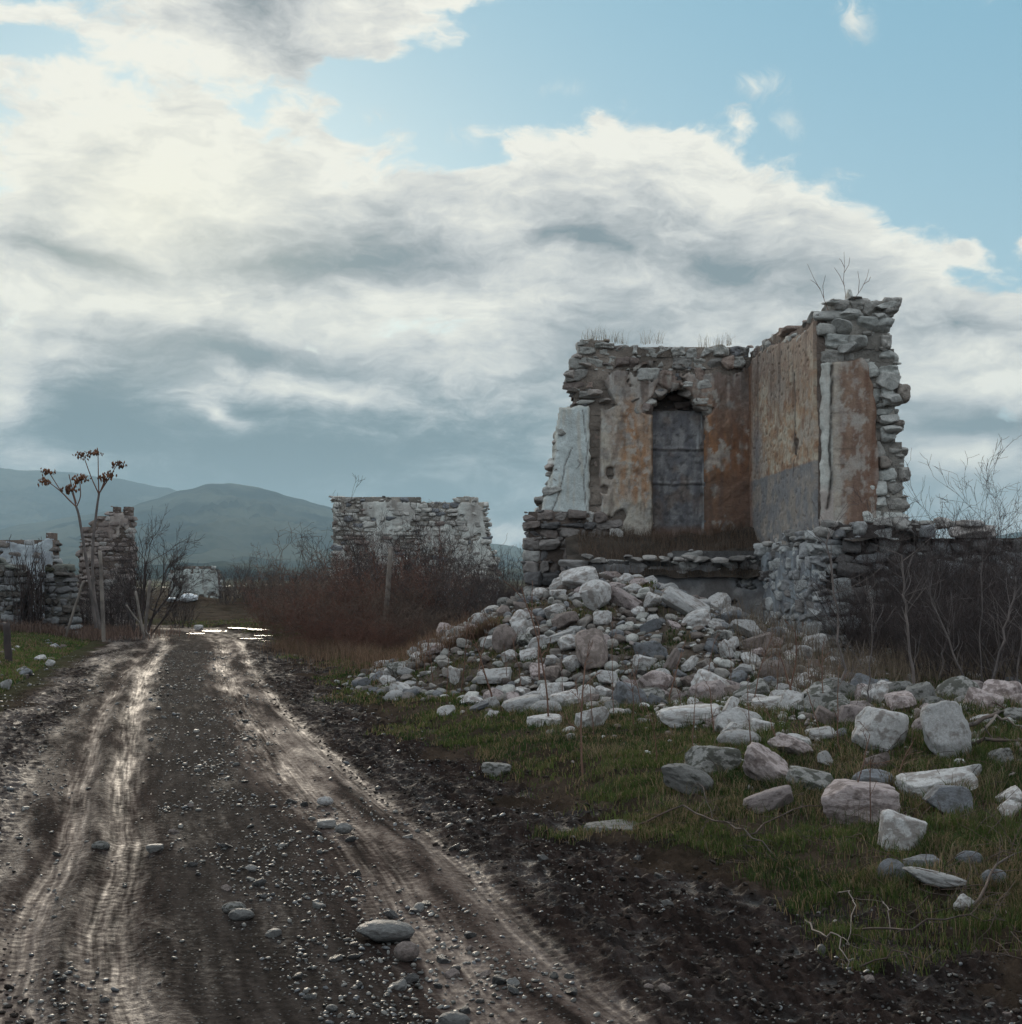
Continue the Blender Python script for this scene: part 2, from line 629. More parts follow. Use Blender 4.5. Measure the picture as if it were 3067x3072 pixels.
def mat_leafy(name, rough=0.6, trans=0.45):
    m = bpy.data.materials.new(name); m.use_nodes = True
    n = NT(m.node_tree)
    out = n.n('ShaderNodeOutputMaterial')
    d = n.n('ShaderNodeBsdfDiffuse'); t = n.n('ShaderNodeBsdfTranslucent')
    g = n.n('ShaderNodeBsdfGlossy'); g.inputs['Roughness'].default_value = 0.45
    c = attr(n, 'Col')
    n.put(d.inputs[0], c); n.put(t.inputs[0], c)
    g.inputs[0].default_value = (0.25, 0.25, 0.25, 1)
    mx = n.n('ShaderNodeMixShader'); mx.inputs[0].default_value = trans
    n.t.links.new(d.outputs[0], mx.inputs[1]); n.t.links.new(t.outputs[0], mx.inputs[2])
    m2 = n.n('ShaderNodeMixShader'); m2.inputs[0].default_value = 0.04
    n.t.links.new(mx.outputs[0], m2.inputs[1]); n.t.links.new(g.outputs[0], m2.inputs[2])
    n.t.links.new(m2.outputs[0], out.inputs[0])
    return m


mat_grass = mat_leafy('grass_blade')


# ------------------------------------------------------------------ shapes
def ico(sub):
    t = (1 + 5 ** 0.5) / 2
    V = [(-1, t, 0), (1, t, 0), (-1, -t, 0), (1, -t, 0), (0, -1, t), (0, 1, t), (0, -1, -t), (0, 1, -t), (t, 0, -1), (t, 0, 1), (-t, 0, -1), (-t, 0, 1)]
    F = [(0, 11, 5), (0, 5, 1), (0, 1, 7), (0, 7, 10), (0, 10, 11), (1, 5, 9), (5, 11, 4), (11, 10, 2), (10, 7, 6), (7, 1, 8), (3, 9, 4), (3, 4, 2), (3, 2, 6), (3, 6, 8), (3, 8, 9), (4, 9, 5), (2, 4, 11), (6, 2, 10), (8, 6, 7), (9, 8, 1)]
    V = [np.array(v) / np.linalg.norm(v) for v in V]
    for _ in range(sub):
        mid = {}; nf = []
        def mp(a, b):
            k = (min(a, b), max(a, b))
            if k not in mid:
                p = V[a] + V[b]; V.append(p / np.linalg.norm(p)); mid[k] = len(V) - 1
            return mid[k]
        for a, b, c in F:
            x, y, z = mp(a, b), mp(b, c), mp(c, a)
            nf += [(a, x, z), (b, y, x), (c, z, y), (x, y, z)]
        F = nf
    return np.array(V), np.array(F)


ICO = {k: ico(k) for k in (0, 1, 2, 3, 4)}


def rock_verts(kind, seed, sub=4, R=None):
    """unit rock (about -1..1), cut by random planes so that it has faces and blunt edges"""
    R = R or np.random.default_rng(seed)
    D, F = ICO[sub]
    p = {'block': 7.0, 'slab': 6.0, 'angular': 3.2, 'round': 2.0, 'wedge': 3.5, 'rubble': 9.0}[kind]
    r = (np.abs(D) ** p).sum(1) ** (-1 / p)
    V = D * r[:, None]
    ncut = {'block': 7, 'slab': 7, 'angular': 12, 'round': 1, 'wedge': 8, 'rubble': 5}[kind]
    for _ in range(ncut):
        nn = R.normal(size=3); nn /= np.linalg.norm(nn)
        ext = (V @ nn).max()
        d = ext * (R.uniform(0.5, 0.84) if kind in ('angular', 'wedge') else R.uniform(0.58, 0.9))
        e = V @ nn
        over = np.maximum(e - d, 0)
        V = V - (over * 0.97)[:, None] * nn
    V = V / np.abs(V).max(0)
    o = R.uniform(0, 50, 3)
    amp = {'block': 0.05, 'slab': 0.05, 'angular': 0.055, 'round': 0.05, 'wedge': 0.08, 'rubble': 0.10}[kind]
    q = V * 1.6 + o
    nz = fbm3(q[:, 0], q[:, 1], q[:, 2], 4 if sub > 2 else 2, seed % 97, 0.55)
    V = V * (1 + amp * nz)[:, None]
    if sub > 2:
        q = V * 7 + o
        V = V + D * (0.022 * fbm3(q[:, 0], q[:, 1], q[:, 2], 2, seed % 91))[:, None]
    return V, F


def stones_mesh(name, lst, mat_, parent=None, sub=2, smooth=False):
    """one mesh of many masonry stones; lst: (centre, (hx,hy,hz), 3x3 axes, kind, colour)"""
    VV, FF, CC = [], [], []
    off = 0
    for i, (c, h, ax, kind, col) in enumerate(lst):
        sd_ = i * 13 + len(lst) + int(abs(c[0]) * 1000) % 977
        V, F = rock_verts(kind, sd_, sub, np.random.default_rng(sd_))
        V = (V * np.asarray(h)) @ np.asarray(ax) + np.asarray(c)
        VV.append(V); FF.append(F + off); off += len(V)
        CC.append(np.tile(col, (len(V), 1)))
    if not VV:
        return None
    me = mesh_arr(name, np.concatenate(VV), np.concatenate(FF), np.concatenate(CC), smooth=smooth)
    return link(name, me, mat_, parent)


def tubes(segs, sides=3):
    """segs: array (n,8) p0 p1 r0 r1 -> verts, quads"""
    s = np.asarray(segs, float)
    p0, p1, r0, r1 = s[:, 0:3], s[:, 3:6], s[:, 6], s[:, 7]
    d = p1 - p0
    L = np.linalg.norm(d, axis=1, keepdims=True) + 1e-9
    d = d / L
    ref = np.where(np.abs(d[:, 2:3]) > 0.9, np.array([[1.0, 0, 0]]), np.array([[0, 0, 1.0]]))
    a = np.cross(d, ref); a /= np.linalg.norm(a, axis=1, keepdims=True)
    b = np.cross(d, a)
    vs = []
    for (p, r) in ((p0 - d * r0[:, None] * 0.3, r0), (p1 + d * r1[:, None] * 0.3, r1)):
        for k in range(sides):
            t = 2 * pi * k / sides
            vs.append(p + (a * cos(t) + b * sin(t)) * r[:, None])
    V = np.stack(vs, 1).reshape(-1, 3)
    n = len(s)
    base = (np.arange(n) * 2 * sides)[:, None]
    Q = []
    for k in range(sides):
        k2 = (k + 1) % sides
        Q.append(np.concatenate([base + k, base + k2, base + sides + k2, base + sides + k], 1))
    return V, np.concatenate(Q, 0)


def seg_mesh(name, segs, mat_, parent=None, sides=3, loc=None):
    V, F = tubes(segs, sides)
    me = mesh_arr(name, V, F, smooth=(sides > 3))
    return link(name, me, mat_, parent, loc)


def poly_in(px, pz, poly):
    poly = np.asarray(poly, float)
    ins = np.zeros(np.shape(px), bool)
    n = len(poly)
    for i in range(n):
        x0, z0 = poly[i]; x1, z1 = poly[(i + 1) % n]
        if z0 == z1: continue
        c = ((z0 > pz) != (z1 > pz)) & (px < (x1 - x0) * (pz - z0) / (z1 - z0) + x0)
        ins ^= c
    return ins


def sdpoly(px, pz, poly):
    """distance to the outline, positive inside"""
    poly = np.asarray(poly, float)
    d = np.full(np.shape(px), 1e9)
    n = len(poly)
    for i in range(n):
        a = poly[i]; b = poly[(i + 1) % n]
        e = b - a; L = max((e ** 2).sum(), 1e-12)
        t = np.clip(((px - a[0]) * e[0] + (pz - a[1]) * e[1]) / L, 0, 1)
        d = np.minimum(d, np.hypot(px - a[0] - t * e[0], pz - a[1] - t * e[1]))
    return np.where(poly_in(px, pz, poly), d, -d)


# ================================================================== the ground
EY = np.array([-60, 0.0, 5.1, 6.3, 8.1, 10.9, 17.2, 26, 34, 39, 43, 47, 51, 56, 70])
EX = np.array([14, 3.3, 1.85, 1.35, 0.65, -0.15, -1.75, -3.7, -5.3, -6.6, -8.3, -11.5, -17, -27, -60])
RW = 4.35                                   # width of the muddy road


def edge(y):
    y = np.asarray(y, float)
    # smooth the knots
    return (np.interp(y, EY, EX) * 2 + np.interp(y - 0.9, EY, EX) + np.interp(y + 0.9, EY, EX)) / 4


def road_s(x, y):
    """signed offset from the right edge of the road: -RW..0 inside"""
    e = edge(y); sl = (edge(np.asarray(y) + 0.3) - edge(np.asarray(y) - 0.3)) / 0.6
    return (x - e) / np.sqrt(1 + sl * sl)


PILE = (1.15, 20.6)


def pile_d(x, y):
    cx = PILE[0] + 0.15 * np.clip(20.6 - y, 0, 6)
    dx = (x - cx) / np.where(x < cx, 3.05, 2.9)
    dy = (y - PILE[1]) / np.where(y < PILE[1], 5.4, 3.6)
    return np.sqrt(dx * dx + dy * dy)


def H(x, y):
    """lie of the land, without the small stuff"""
    x = np.asarray(x, float); y = np.asarray(y, float)
    s = road_s(x, y)
    sr = np.maximum(s, 0); sl = np.maximum(-RW - s, 0)
    z = 0.13 * sst(0, 0.9, sr) + 0.035 * np.clip(sr - 0.9, 0, 6)
    z = z + 0.10 * sst(0, 1.0, sl) + 0.09 * np.clip(sl - 0.5, 0, 6) * sst(14, 30, y)
    z = z + 0.06 * fbm2(x * 0.35, y * 0.35, 3, 5) * sst(0.3, 1.5, sr + sl)
    d = pile_d(x, y)
    h = 1.42 * np.clip(1 - d, 0, 1) ** 1.0
    h = h - 0.22 * np.exp(-(d / 0.16) ** 2)
    h = h * (1 + 0.18 * fbm2(x * 0.9, y * 0.9, 3, 9)) + 0.06 * sst(1.1, 0.8, d)
    z = z + h
    # second low swell of dumped stone by the bushes
    z = z + 0.20 * np.exp(-(((x - 3.2) / 1.6) ** 2 + ((y - 12.0) / 2.3) ** 2))
    z = z + 0.12 * sst(12, 16, y) * sst(1.5, 3.5, x)
    # earth bank beyond the bend
    z = z + 0.34 * np.exp(-((y - 62 - 0.15 * x) / 2.2) ** 2) * sst(-26, -18, x) * sst(3, -3, x) * (1 + 0.5 * fbm2(x * 0.4, y * 0.4, 3, 21))
    return z


TRACKS = [(-2.62, 0.125, 0.018), (-2.93, 0.10, 0.018), (-1.42, 0.20, 0.012), (-0.98, 0.10, 0.012)]


def ground_fields(x, y):
    s = road_s(x, y)
    wob = 0.045 * vn2(y * 0.16, x * 0 + 3.3, 3) + 0.02 * vn2(y * 0.45, x * 0 + 8.1, 4)
    sh = 0.42 * sst(8.5, 4.4, y)
    ss_ = s + wob + sh
    lw = RW - 0.42 * sst(12, 17, y)
    inr = sst(-0.15, 0.15, ss_ + lw + 0.35 * fbm2(x * 0.9, y * 0.9, 3, 31)) * sst(0.25, -0.15, ss_ - sh + 0.75 * fbm2(x * 1.1, y * 1.1, 5, 32, 0.62))
    tr = np.zeros_like(s); dz = np.zeros_like(s)
    for c, wd, dp in TRACKS:
        g = np.exp(-((ss_ - c) / wd) ** 4)
        tr = np.maximum(tr, g)
        dz = dz - dp * g + dp * 0.55 * (np.exp(-((np.abs(ss_ - c) - wd * 1.7) / (wd * 0.6)) ** 2))
    # chunky mud on both sides, gravel between the tracks
    chunk_r = sst(-1.05, -0.65, ss_) * sst(1.0, 0.15, ss_ - sh)
    chunk_l = sst(-3.12, -3.5, ss_) * inr
    mid = sst(-2.50, -2.3, ss_) * sst(-1.5, -1.8, ss_) * inr
    return s, ss_, inr, tr, dz, chunk_r, chunk_l, mid


def HD(x, y):
    s, ss_, inr, tr, dz, cr, cl, mid = ground_fields(x, y)
    z = H(x, y)
    near = sst(60, 25, y)
    z = z + dz * inr * near
    # across-road ridged churn: hoof and tyre pushed mud
    n1 = fbm2(x * 4.2, y * 5.6, 4, 41, 0.55)
    rid = 1 - np.abs(fbm2(x * 5.0, y * 8.5, 3, 47, 0.5)) * 2.6
    n2 = fbm2(x * 14, y * 17, 3, 53, 0.6)
    lug = np.sin((y * 1.0 + 0.3 * x) * 2 * pi / 0.19 + 2.2 * vn2(x * 2, y * 2, 77)) * sst(-0.1, 0.3, vn2(x * 0.7, y * 0.6, 78))
    ch = np.clip(cr * 1.0 + cl * 0.85, 0, 1)
    n4 = fbm2(x * 6.5, y * 13, 3, 59, 0.6)
    clod = 0.034 * n1 + 0.020 * np.clip(rid, -1, 1) + 0.030 * n4 + 0.020 * n2 + 0.010 * lug
    fl = 0.002
    clod = np.where(clod < fl, fl + (clod - fl) * 0.16, clod)          # wet flat floors between pushed-up clods
    z = z + ch * near * clod
    n3 = fbm2(x * 30, y * 34, 2, 57, 0.6)
    z = z + (1 - ch) * inr * near * (1 - 0.6 * tr) * (0.0020 * n1 + 0.0028 * n2 + 0.0045 * n3 * sst(16, 8, y)) + 0.007 * ch * near * n3 * sst(16, 8, y)
    z = z + inr * tr * near * (0.0012 * n2 + 0.0016 * n3 * sst(16, 8, y))
    out = (1 - inr)
    z = z + out * sst(90, 40, y) * (0.035 * fbm2(x * 2.2, y * 2.2, 4, 61, 0.55) + 0.018 * n2)
    z = z + 0.35 * sst(20, 60, np.abs(s)) * fbm2(x * 0.03, y * 0.03, 3, 71)
    return z


def grass_mask(x, y):
    s = road_s(x, y)
    n = fbm2(x * 0.75, y * 0.75, 4, 81, 0.55)
    g = sst(-0.12, 0.38, s + 0.85 * n) + sst(0.10, -0.28, s + RW - 0.42 * sst(12, 17, y) + 0.3 * n)
    d = pile_d(x, y)
    patch = sst(0.02, 0.22, fbm2(x * 0.9, y * 0.9, 3, 83))
    g = g * (1 - sst(1.12, 0.92, d) * (1 - 0.75 * patch))
    # worn earth under the bushes and around the boulders
    g = g * (1 - 0.7 * sst(3.6, 5.2, x) * sst(9, 13, y) * sst(26, 22, y))
    g = g * (0.12 + 0.88 * np.maximum(sst(-0.22, 0.16, fbm2(x * 1.5, y * 1.5, 4, 85, 0.6)), (s < -2) * 0.9))
    spill = np.exp(-((x - 1.9 - 2.6 * np.clip((15.6 - y) / 4.8, 0, 1.2)) / 1.1) ** 2) * sst(9.0, 11.0, y) * sst(17, 16, y)
    g = g * (1 - 0.6 * spill)
    g = g * (1 - 0.8 * sst(24, 28, y) * sst(0.7, 1.6, s))
    return np.clip(g, 0, 1)


def make_ground():
    # rings about the standing point, tight where the road is near
    r = [0.35]
    while r[-1] < 62:
        q = r[-1]
        r.append(q + (0.25 if q < 3.5 else 0.011 + 0.0021 * max(q - 4.2, 0)))
    while r[-1] < 9000:
        r.append(r[-1] * 1.07)
    r = np.array(r)
    half = radians(21.5)
    ang = np.concatenate([np.linspace(-pi, -half, 60)[:-1], np.linspace(-half, half, 520), np.linspace(half, pi, 60)[1:-1]])
    nr, na = len(r), len(ang)
    A, R = np.meshgrid(ang, r)
    Xg = (np.sin(A) * R); Yg = (np.cos(A) * R)
    x = Xg.ravel(); y = Yg.ravel()
    z = HD(x, y)
    far = sst(90, 400, np.hypot(x, y))
    z = z * (1 - far) - 0.3 * far
    s, ss_, inr, tr, dz, cr, cl, mid = ground_fields(x, y)
    n1 = fbm2(x * 1.3, y * 1.3, 4, 91, 0.6)
    n2 = fbm2(x * 5.5, y * 5.5, 3, 92, 0.6)
    tt = y - 0.27 * x
    r1 = fbm2(ss_ * 2.2, tt * 0.30, 4, 191, 0.6)            # drawn out along the wheel lines
    r2 = fbm2(ss_ * 16, tt * 0.9, 4, 192, 0.62) * 0.75 + 0.35 * fbm2(x * 24, y * 24, 3, 193, 0.6)
    g = grass_mask(x, y)
    soil = mixc((0.028, 0.020, 0.015), (0.055, 0.039, 0.029), sst(-0.4, 0.4, n1))
    col = mixc(soil, (0.040, 0.042, 0.020), g * 0.7)
    d = pile_d(x, y)
    col = mixc(col, mixc((0.060, 0.045, 0.036), (0.11, 0.088, 0.072), sst(-.3, .3, n2)), sst(1.1, 0.85, d) * (1 - g * 0.8))
    mud = mixc((0.013, 0.0095, 0.0085), (0.030, 0.020, 0.017), sst(-0.35, 0.35, r2))
    clay = mixc((0.050, 0.034, 0.029), (0.100, 0.071, 0.060), sst(-0.4, 0.5, r1 + 0.4 * r2))
    grav = mixc((0.020, 0.0155, 0.0135), (0.042, 0.033, 0.029), sst(-0.3, 0.4, r2))
    rd = mixc(mud, grav, mid)
    rd = mixc(rd, clay * 0.62, inr * (1 - cr) * (1 - mid) * sst(-0.3, 0.3, r1 + 0.6 * r2) * 0.75)
    rd = mixc(rd, clay, np.clip(tr * (0.62 + 0.9 * r2), 0, 1) * 0.8)
    pale = sst(-1.9, -1.5, ss_) * sst(-0.85, -1.15, ss_)
    rd = mixc(rd, clay, pale * sst(-0.35, 0.2, r1 + 0.4 * r2) * 0.75)
    # drier skin on the far left shoulder
    rd = mixc(rd, clay * 0.8, cl * sst(9, 16, y) * sst(-0.2, 0.3, r1) * 0.7)
    col = mixc(col, rd, inr)
    farc = mixc((0.10, 0.085, 0.055), (0.05, 0.06, 0.04), sst(-0.2, 0.3, fbm2(x * 0.01, y * 0.03, 3, 95)))
    col = mixc(col, farc, far)
    wet = inr * np.clip(0.35 + 0.30 * tr + 0.6 * r1 + 0.25 * r2 + 0.40 * (cr + cl) - 0.35 * mid, 0, 1)
    # the inner left wheel line is the wettest; the others are drier and browner
    wet = wet - 0.30 * inr * np.exp(-((ss_ + 2.97) / 0.14) ** 2) - 0.18 * inr * sst(-2.0, -1.6, ss_) + 0.02 * inr * np.exp(-((ss_ + 2.62) / 0.13) ** 2)
    floor_ = sst(0.004, -0.006, z - H(x, y)) * (cr + cl)
    wet = wet + 0.75 * inr * floor_ - 0.25 * inr * (cr + cl) * (1 - floor_)
    t = y - 0.27 * x
    V = np.stack([x, y, z], 1)
    idx = np.arange(nr * na).reshape(nr, na)
    nx = np.roll(idx, -1, axis=1)
    Q = np.stack([idx[:-1], nx[:-1], nx[1:], idx[1:]], -1)[:, :, ::-1]
    Qf = Q.reshape(-1, 4)
    # split into the road and the land beside it, along the ragged edge
    fc = inr[Qf].mean(1)
    far_f = np.hypot(x[Qf[:, 0]], y[Qf[:, 0]]) > 62
    isroad = (fc > 0.5) & ~far_f
    c0 = (np.arange(1), )
    for nm, sel in (('muddy_road', isroad), ('ground', ~isroad)):
        f = Qf[sel]
        u, inv = np.unique(f, return_inverse=True)
        f2 = inv.reshape(f.shape)
        me = mesh_arr(nm, V[u], f2, col[u], smooth=True, extra={'wet': wet[u], 'trk': (tr * inr)[u], 'rd': inr[u]}, uv=np.stack([ss_, t], 1)[u])
        o = link(nm, me, mat_ground)
        tag(o, kind='structure')
    # middle cap under the camera
    cap = np.concatenate([[[0, 0, float(HD(np.array([0.0]), np.array([0.0]))[0])]], V[:na]])
    k = np.arange(na)
    f = np.stack([np.zeros(na, int), 1 + (k + 1) % na, 1 + k], 1)
    me = mesh_arr('ground', cap, f, np.concatenate([col[:1], col[:na]]), smooth=True, extra={'wet': np.full(na + 1, .5), 'trk': np.zeros(na + 1), 'rd': np.ones(na + 1)}, uv=np.zeros((na + 1, 2)))
    tag(link('muddy_road', me, mat_ground), kind='structure')


mat_ground, n, b, _ = M('earth_and_mud')
P = n.n('ShaderNodeNewGeometry').outputs['Position']
ruv = attr(n, 'RUV', 'Vector')
wetA = attr(n, 'wet', 'Fac'); trkA = attr(n, 'trk', 'Fac'); rdA = attr(n, 'rd', 'Fac')
f1w = n.noise(P, 3.0, 6, 0.65)
f1r = n.noise(n.mapping(ruv, sc=(9, 1.3, 1)), 1.0, 6, 0.65)
f1 = n.add(n.mul(f1r, rdA), n.mul(f1w, n.sub(1.0, rdA)))
f2 = n.noise(P, 22.0, 5, 0.65)
f3 = n.noise(P, 90.0, 3, 0.6)
# streaks drawn out along the wheel tracks
f4 = n.noise(n.mapping(ruv, sc=(38, 1.1, 1)), 1.0, 4, 0.6)
k = n.add(n.add(n.mul(n.sub(f1, .5), 0.9), n.mul(n.sub(f2, .5), 1.0)), n.mul(n.sub(f3, .5), 0.8))
k = n.add(1.0, n.add(k, n.mul(n.mul(n.sub(f4, .5), 1.2), trkA)))
base = n.mix(1.0, attr(n, 'Col'), n.xyz(k, k, k), 'MULTIPLY')
# small gravel in the surface
pv = n.vor(P, 55.0)
pvc = n.vor(P, 55.0, out='Color')
peb = n.mul(n.ss(pv, 0.42, 0.25), n.ss(n.sep(pvc)[0], 0.72, 0.80))
peb = n.mul(peb, n.mul(rdA, n.sub(1.0, trkA)))
base = n.mix(n.mul(peb, 0.75), base, n.mix(n.sep(pvc)[1], (0.06, 0.06, 0.062), (0.20, 0.185, 0.17)))
n.put(b.inputs['Base Color'], base)
wetn = n.add(wetA, n.add(n.mul(n.sub(f1, 0.5), 1.0), n.add(n.mul(n.sub(f2, 0.5), 1.3), n.mul(n.mul(n.sub(f4, 0.5), 1.5), trkA))))
wetc = n.m('MAXIMUM', n.m('MINIMUM', wetn, 1.0), 0.0)
rgh = n.lin(wetc, 0.0, 1.0, 1.0, 0.52)
n.put(b.inputs['Roughness'], rgh)
n.put(b.inputs['Specular IOR Level'], n.mul(n.lin(rdA, 0, 1, 0.2, 1.0), n.mul(n.lin(trkA, 0, 1, 1.0, 0.72), n.lin(wetc, 0.2, 1.0, 0.02, 0.24))))
# tread: chevron bars across the tracks, fine lines along them
sx, sy, _z = n.sep(ruv)
bars = n.m('SINE', n.add(n.mul(sy, 2 * pi / 0.085), n.mul(n.m('ABSOLUTE', n.m('SINE', n.mul(sx, 24.0))), 4.0)))
lines = n.m('SINE', n.mul(sx, 2 * pi / 0.045))
tread = n.mul(n.add(n.mul(bars, 0.5), n.mul(lines, 0.5)), n.mul(trkA, n.ss(f1, 0.36, 0.54)))
hgt = n.add(n.mul(n.add(n.mul(f2, 0.016), n.mul(f3, 0.008)), n.lin(trkA, 0, 1, 1.0, 0.55)), n.add(n.mul(tread, 0.0034), n.mul(peb, 0.010)))
bump(n, b, hgt, 1.0, 1.0)
make_ground()

# standing water in the far ruts
mat_water, n, b, _ = M('puddle_water')
b.inputs['Base Color'].default_value = (0.035, 0.03, 0.025, 1)
b.inputs['Roughness'].default_value = 0.16
b.inputs['Specular IOR Level'].default_value = 0.22
bump(n, b, n.noise(n.n('ShaderNodeNewGeometry').outputs['Position'], 6, 2, 0.5), 0.35, 0.03)


def puddle(u, v, ru, ry, sd):
    c = hit(u, v)
    k = 28
    a = np.linspace(0, 2 * pi, k, endpoint=False)
    rr = 1 + 0.35 * vn2(np.cos(a) * 1.6 + sd, np.sin(a) * 1.6, sd)
    px = c[0] + ru * np.cos(a) * rr; py = c[1] + ry * np.sin(a) * rr
    sl = (edge(py) - edge(c[1]))
    px = px + sl * 0.8
    zz = float(HD(px, py).max()) + 0.004 if False else float(np.percentile(HD(px, py), 70)) + 0.006
    V = np.concatenate([[[c[0], c[1], zz]], np.stack([px, py, np.full(k, zz)], 1)])
    i = np.arange(k)
    me = mesh_arr('puddle', V, np.stack([np.zeros(k, int), 1 + i, 1 + (i + 1) % k], 1))
    tag(link('puddle', me, mat_water), kind='structure')


for q in [(405, 1191, .55, 1.1, 1), (370, 1196, .35, .7, 2), (492, 1191, .55, 1.2, 3), (500, 1201, .42, .5, 4), (478, 1206, .45, .35, 5), (455, 1188, .5, 1.0, 6), (496, 1211, .35, .3, 7)]:
    puddle(q[0], q[1], q[2] * .7, q[3] * .55, q[4])

# ------------------------------------------------------------------ hills
mat_hill, n, b, _ = M('hill_scrub')
P = n.n('ShaderNodeNewGeometry').outputs['Position']
h1 = n.noise(n.mapping(P, sc=(1, 1, 3)), 0.0028, 7, 0.65)
h2 = n.noise(P, 0.03, 5, 0.6)
hc = n.mix(n.ss(h1, 0.42, 0.60), (0.014, 0.021, 0.021), (0.080, 0.082, 0.064))
hc = n.mix(n.mul(n.ss(h2, 0.5, 0.7), 0.5), hc, (0.025, 0.035, 0.028))
n.put(b.inputs['Base Color'], hc)
b.inputs['Roughness'].default_value = 1.0
b.inputs['Specular IOR Level'].default_value = 0.0


def hill(name, prof, r0, wf, wb, seed, a0=None, a1=None, spur=0.25):
    """ridge whose crest is seen along the outline prof [(u, v)...], r0 metres away"""
    az = np.array([A_(u) for u, v in prof]); el = np.array([E_(v) for u, v in prof])
    aa = np.linspace(a0 or az[0], a1 or az[-1], 420)
    rr = np.linspace(r0 - wf, r0 + wb, 150)
    Ag, Rg = np.meshgrid(aa, rr)
    crest = np.interp(Ag, az, el) * r0 + CAMZ
    t = np.where(Rg < r0, (r0 - Rg) / wf, (Rg - r0) / wb)
    base = np.clip(1 - t, 0, 1) ** 1.25
    x = np.sin(Ag) * Rg; y = np.cos(Ag) * Rg
    n_ = 1 - np.abs(fbm2(x / 300, y / 620, 5, seed, 0.55)) * 2.1
    z = (crest + r0 * 0.0011 * fbm2(Ag * 60, Ag * 0, 3, seed + 9)) * base * (1 - spur * (1 - n_) * np.clip(t * 3.0, 0, 1)) - 2
    z = z + 6 * fbm2(x / 90, y / 90, 3, seed + 3) * np.clip(t * 6, 0.25, 1)
    V = np.stack([x.ravel(), y.ravel(), z.ravel()], 1)
    nr, na = Ag.shape
    idx = np.arange(nr * na).reshape(nr, na)
    Q = np.stack([idx[:-1, :-1], idx[:-1, 1:], idx[1:, 1:], idx[1:, :-1]], -1).reshape(-1, 4)
    me = mesh_arr(name, V, Q, smooth=True)
    tag(link(name, me, mat_hill), kind='structure')


hill('hills', [(-700, 960), (-300, 905), (0, 893), (120, 896), (230, 907), (330, 925), (420, 948), (520, 985), (700, 1050), (850, 1085)], 6200, 2000, 1500, 101)
hill('hills', [(0, 1010), (120, 985), (250, 962), (340, 932), (395, 916), (440, 913), (490, 919), (540, 934), (600, 950), (680, 972), (760, 992), (860, 1015), (960, 1028), (1050, 1045), (1200, 1062), (1500, 1075), (1700, 1050), (1850, 1012), (1940, 1000), (2100, 985), (2400, 1010)], 4200, 2600, 1600, 111, spur=0.45)
hill('hills', [(-300, 1068), (250, 1070), (330, 1062), (430, 1056), (560, 1068), (700, 1066), (900, 1070), (1200, 1074), (2200, 1072)], 1500, 500, 700, 121)


# ================================================================== masonry
STONE_COLS = [((0.42, 0.40, 0.37), 5), ((0.50, 0.48, 0.45), 3), ((0.30, 0.28, 0.26), 4), ((0.24, 0.19, 0.17), 2), ((0.19, 0.185, 0.19), 1.5), ((0.31, 0.235, 0.20), 1.5)]


class Plane:
    """upright wall face: u runs along U, z up, N towards the viewer"""
    def __init__(s, p0, p1):
        s.O = np.array([p0[0], p0[1], 0.0]); e = np.array([p1[0] - p0[0], p1[1] - p0[1], 0.0])
        s.L = np.linalg.norm(e); s.U = e / s.L
        s.N = np.array([s.U[1], -s.U[0], 0.0])
        if np.dot(s.N, -s.O) < 0 and False: s.N = -s.N

    def uz(s, u, v):
        p = onplane(u, v, s.O, s.N)
        return (float(np.dot(p - s.O, s.U)), float(p[2]))

    def poly(s, pts):
        return [s.uz(*p) if len(p) == 2 else (p[0], p[1]) for p in pts]

    def w(s, u, z, d=0.0):
        u = np.asarray(u, float); z = np.asarray(z, float); d = np.asarray(d, float)
        return s.O + u[..., None] * s.U + d[..., None] * s.N + z[..., None] * np.array([0, 0, 1.0])


def intervals(poly, holes, z, du=0.03):
    us = [p[0] for p in poly]
    g = np.arange(min(us), max(us) + du, du)
    ins = poly_in(g, np.full_like(g, z), poly)
    for h in holes:
        ins &= ~poly_in(g, np.full_like(g, z), h)
    out = []; st = None
    for i, q in enumerate(ins):
        if q and st is None: st = g[i]
        if not q and st is not None:
            if g[i] - st > 0.08: out.append((st, g[i]))
            st = None
    if st is not None: out.append((st, g[-1]))
    return out


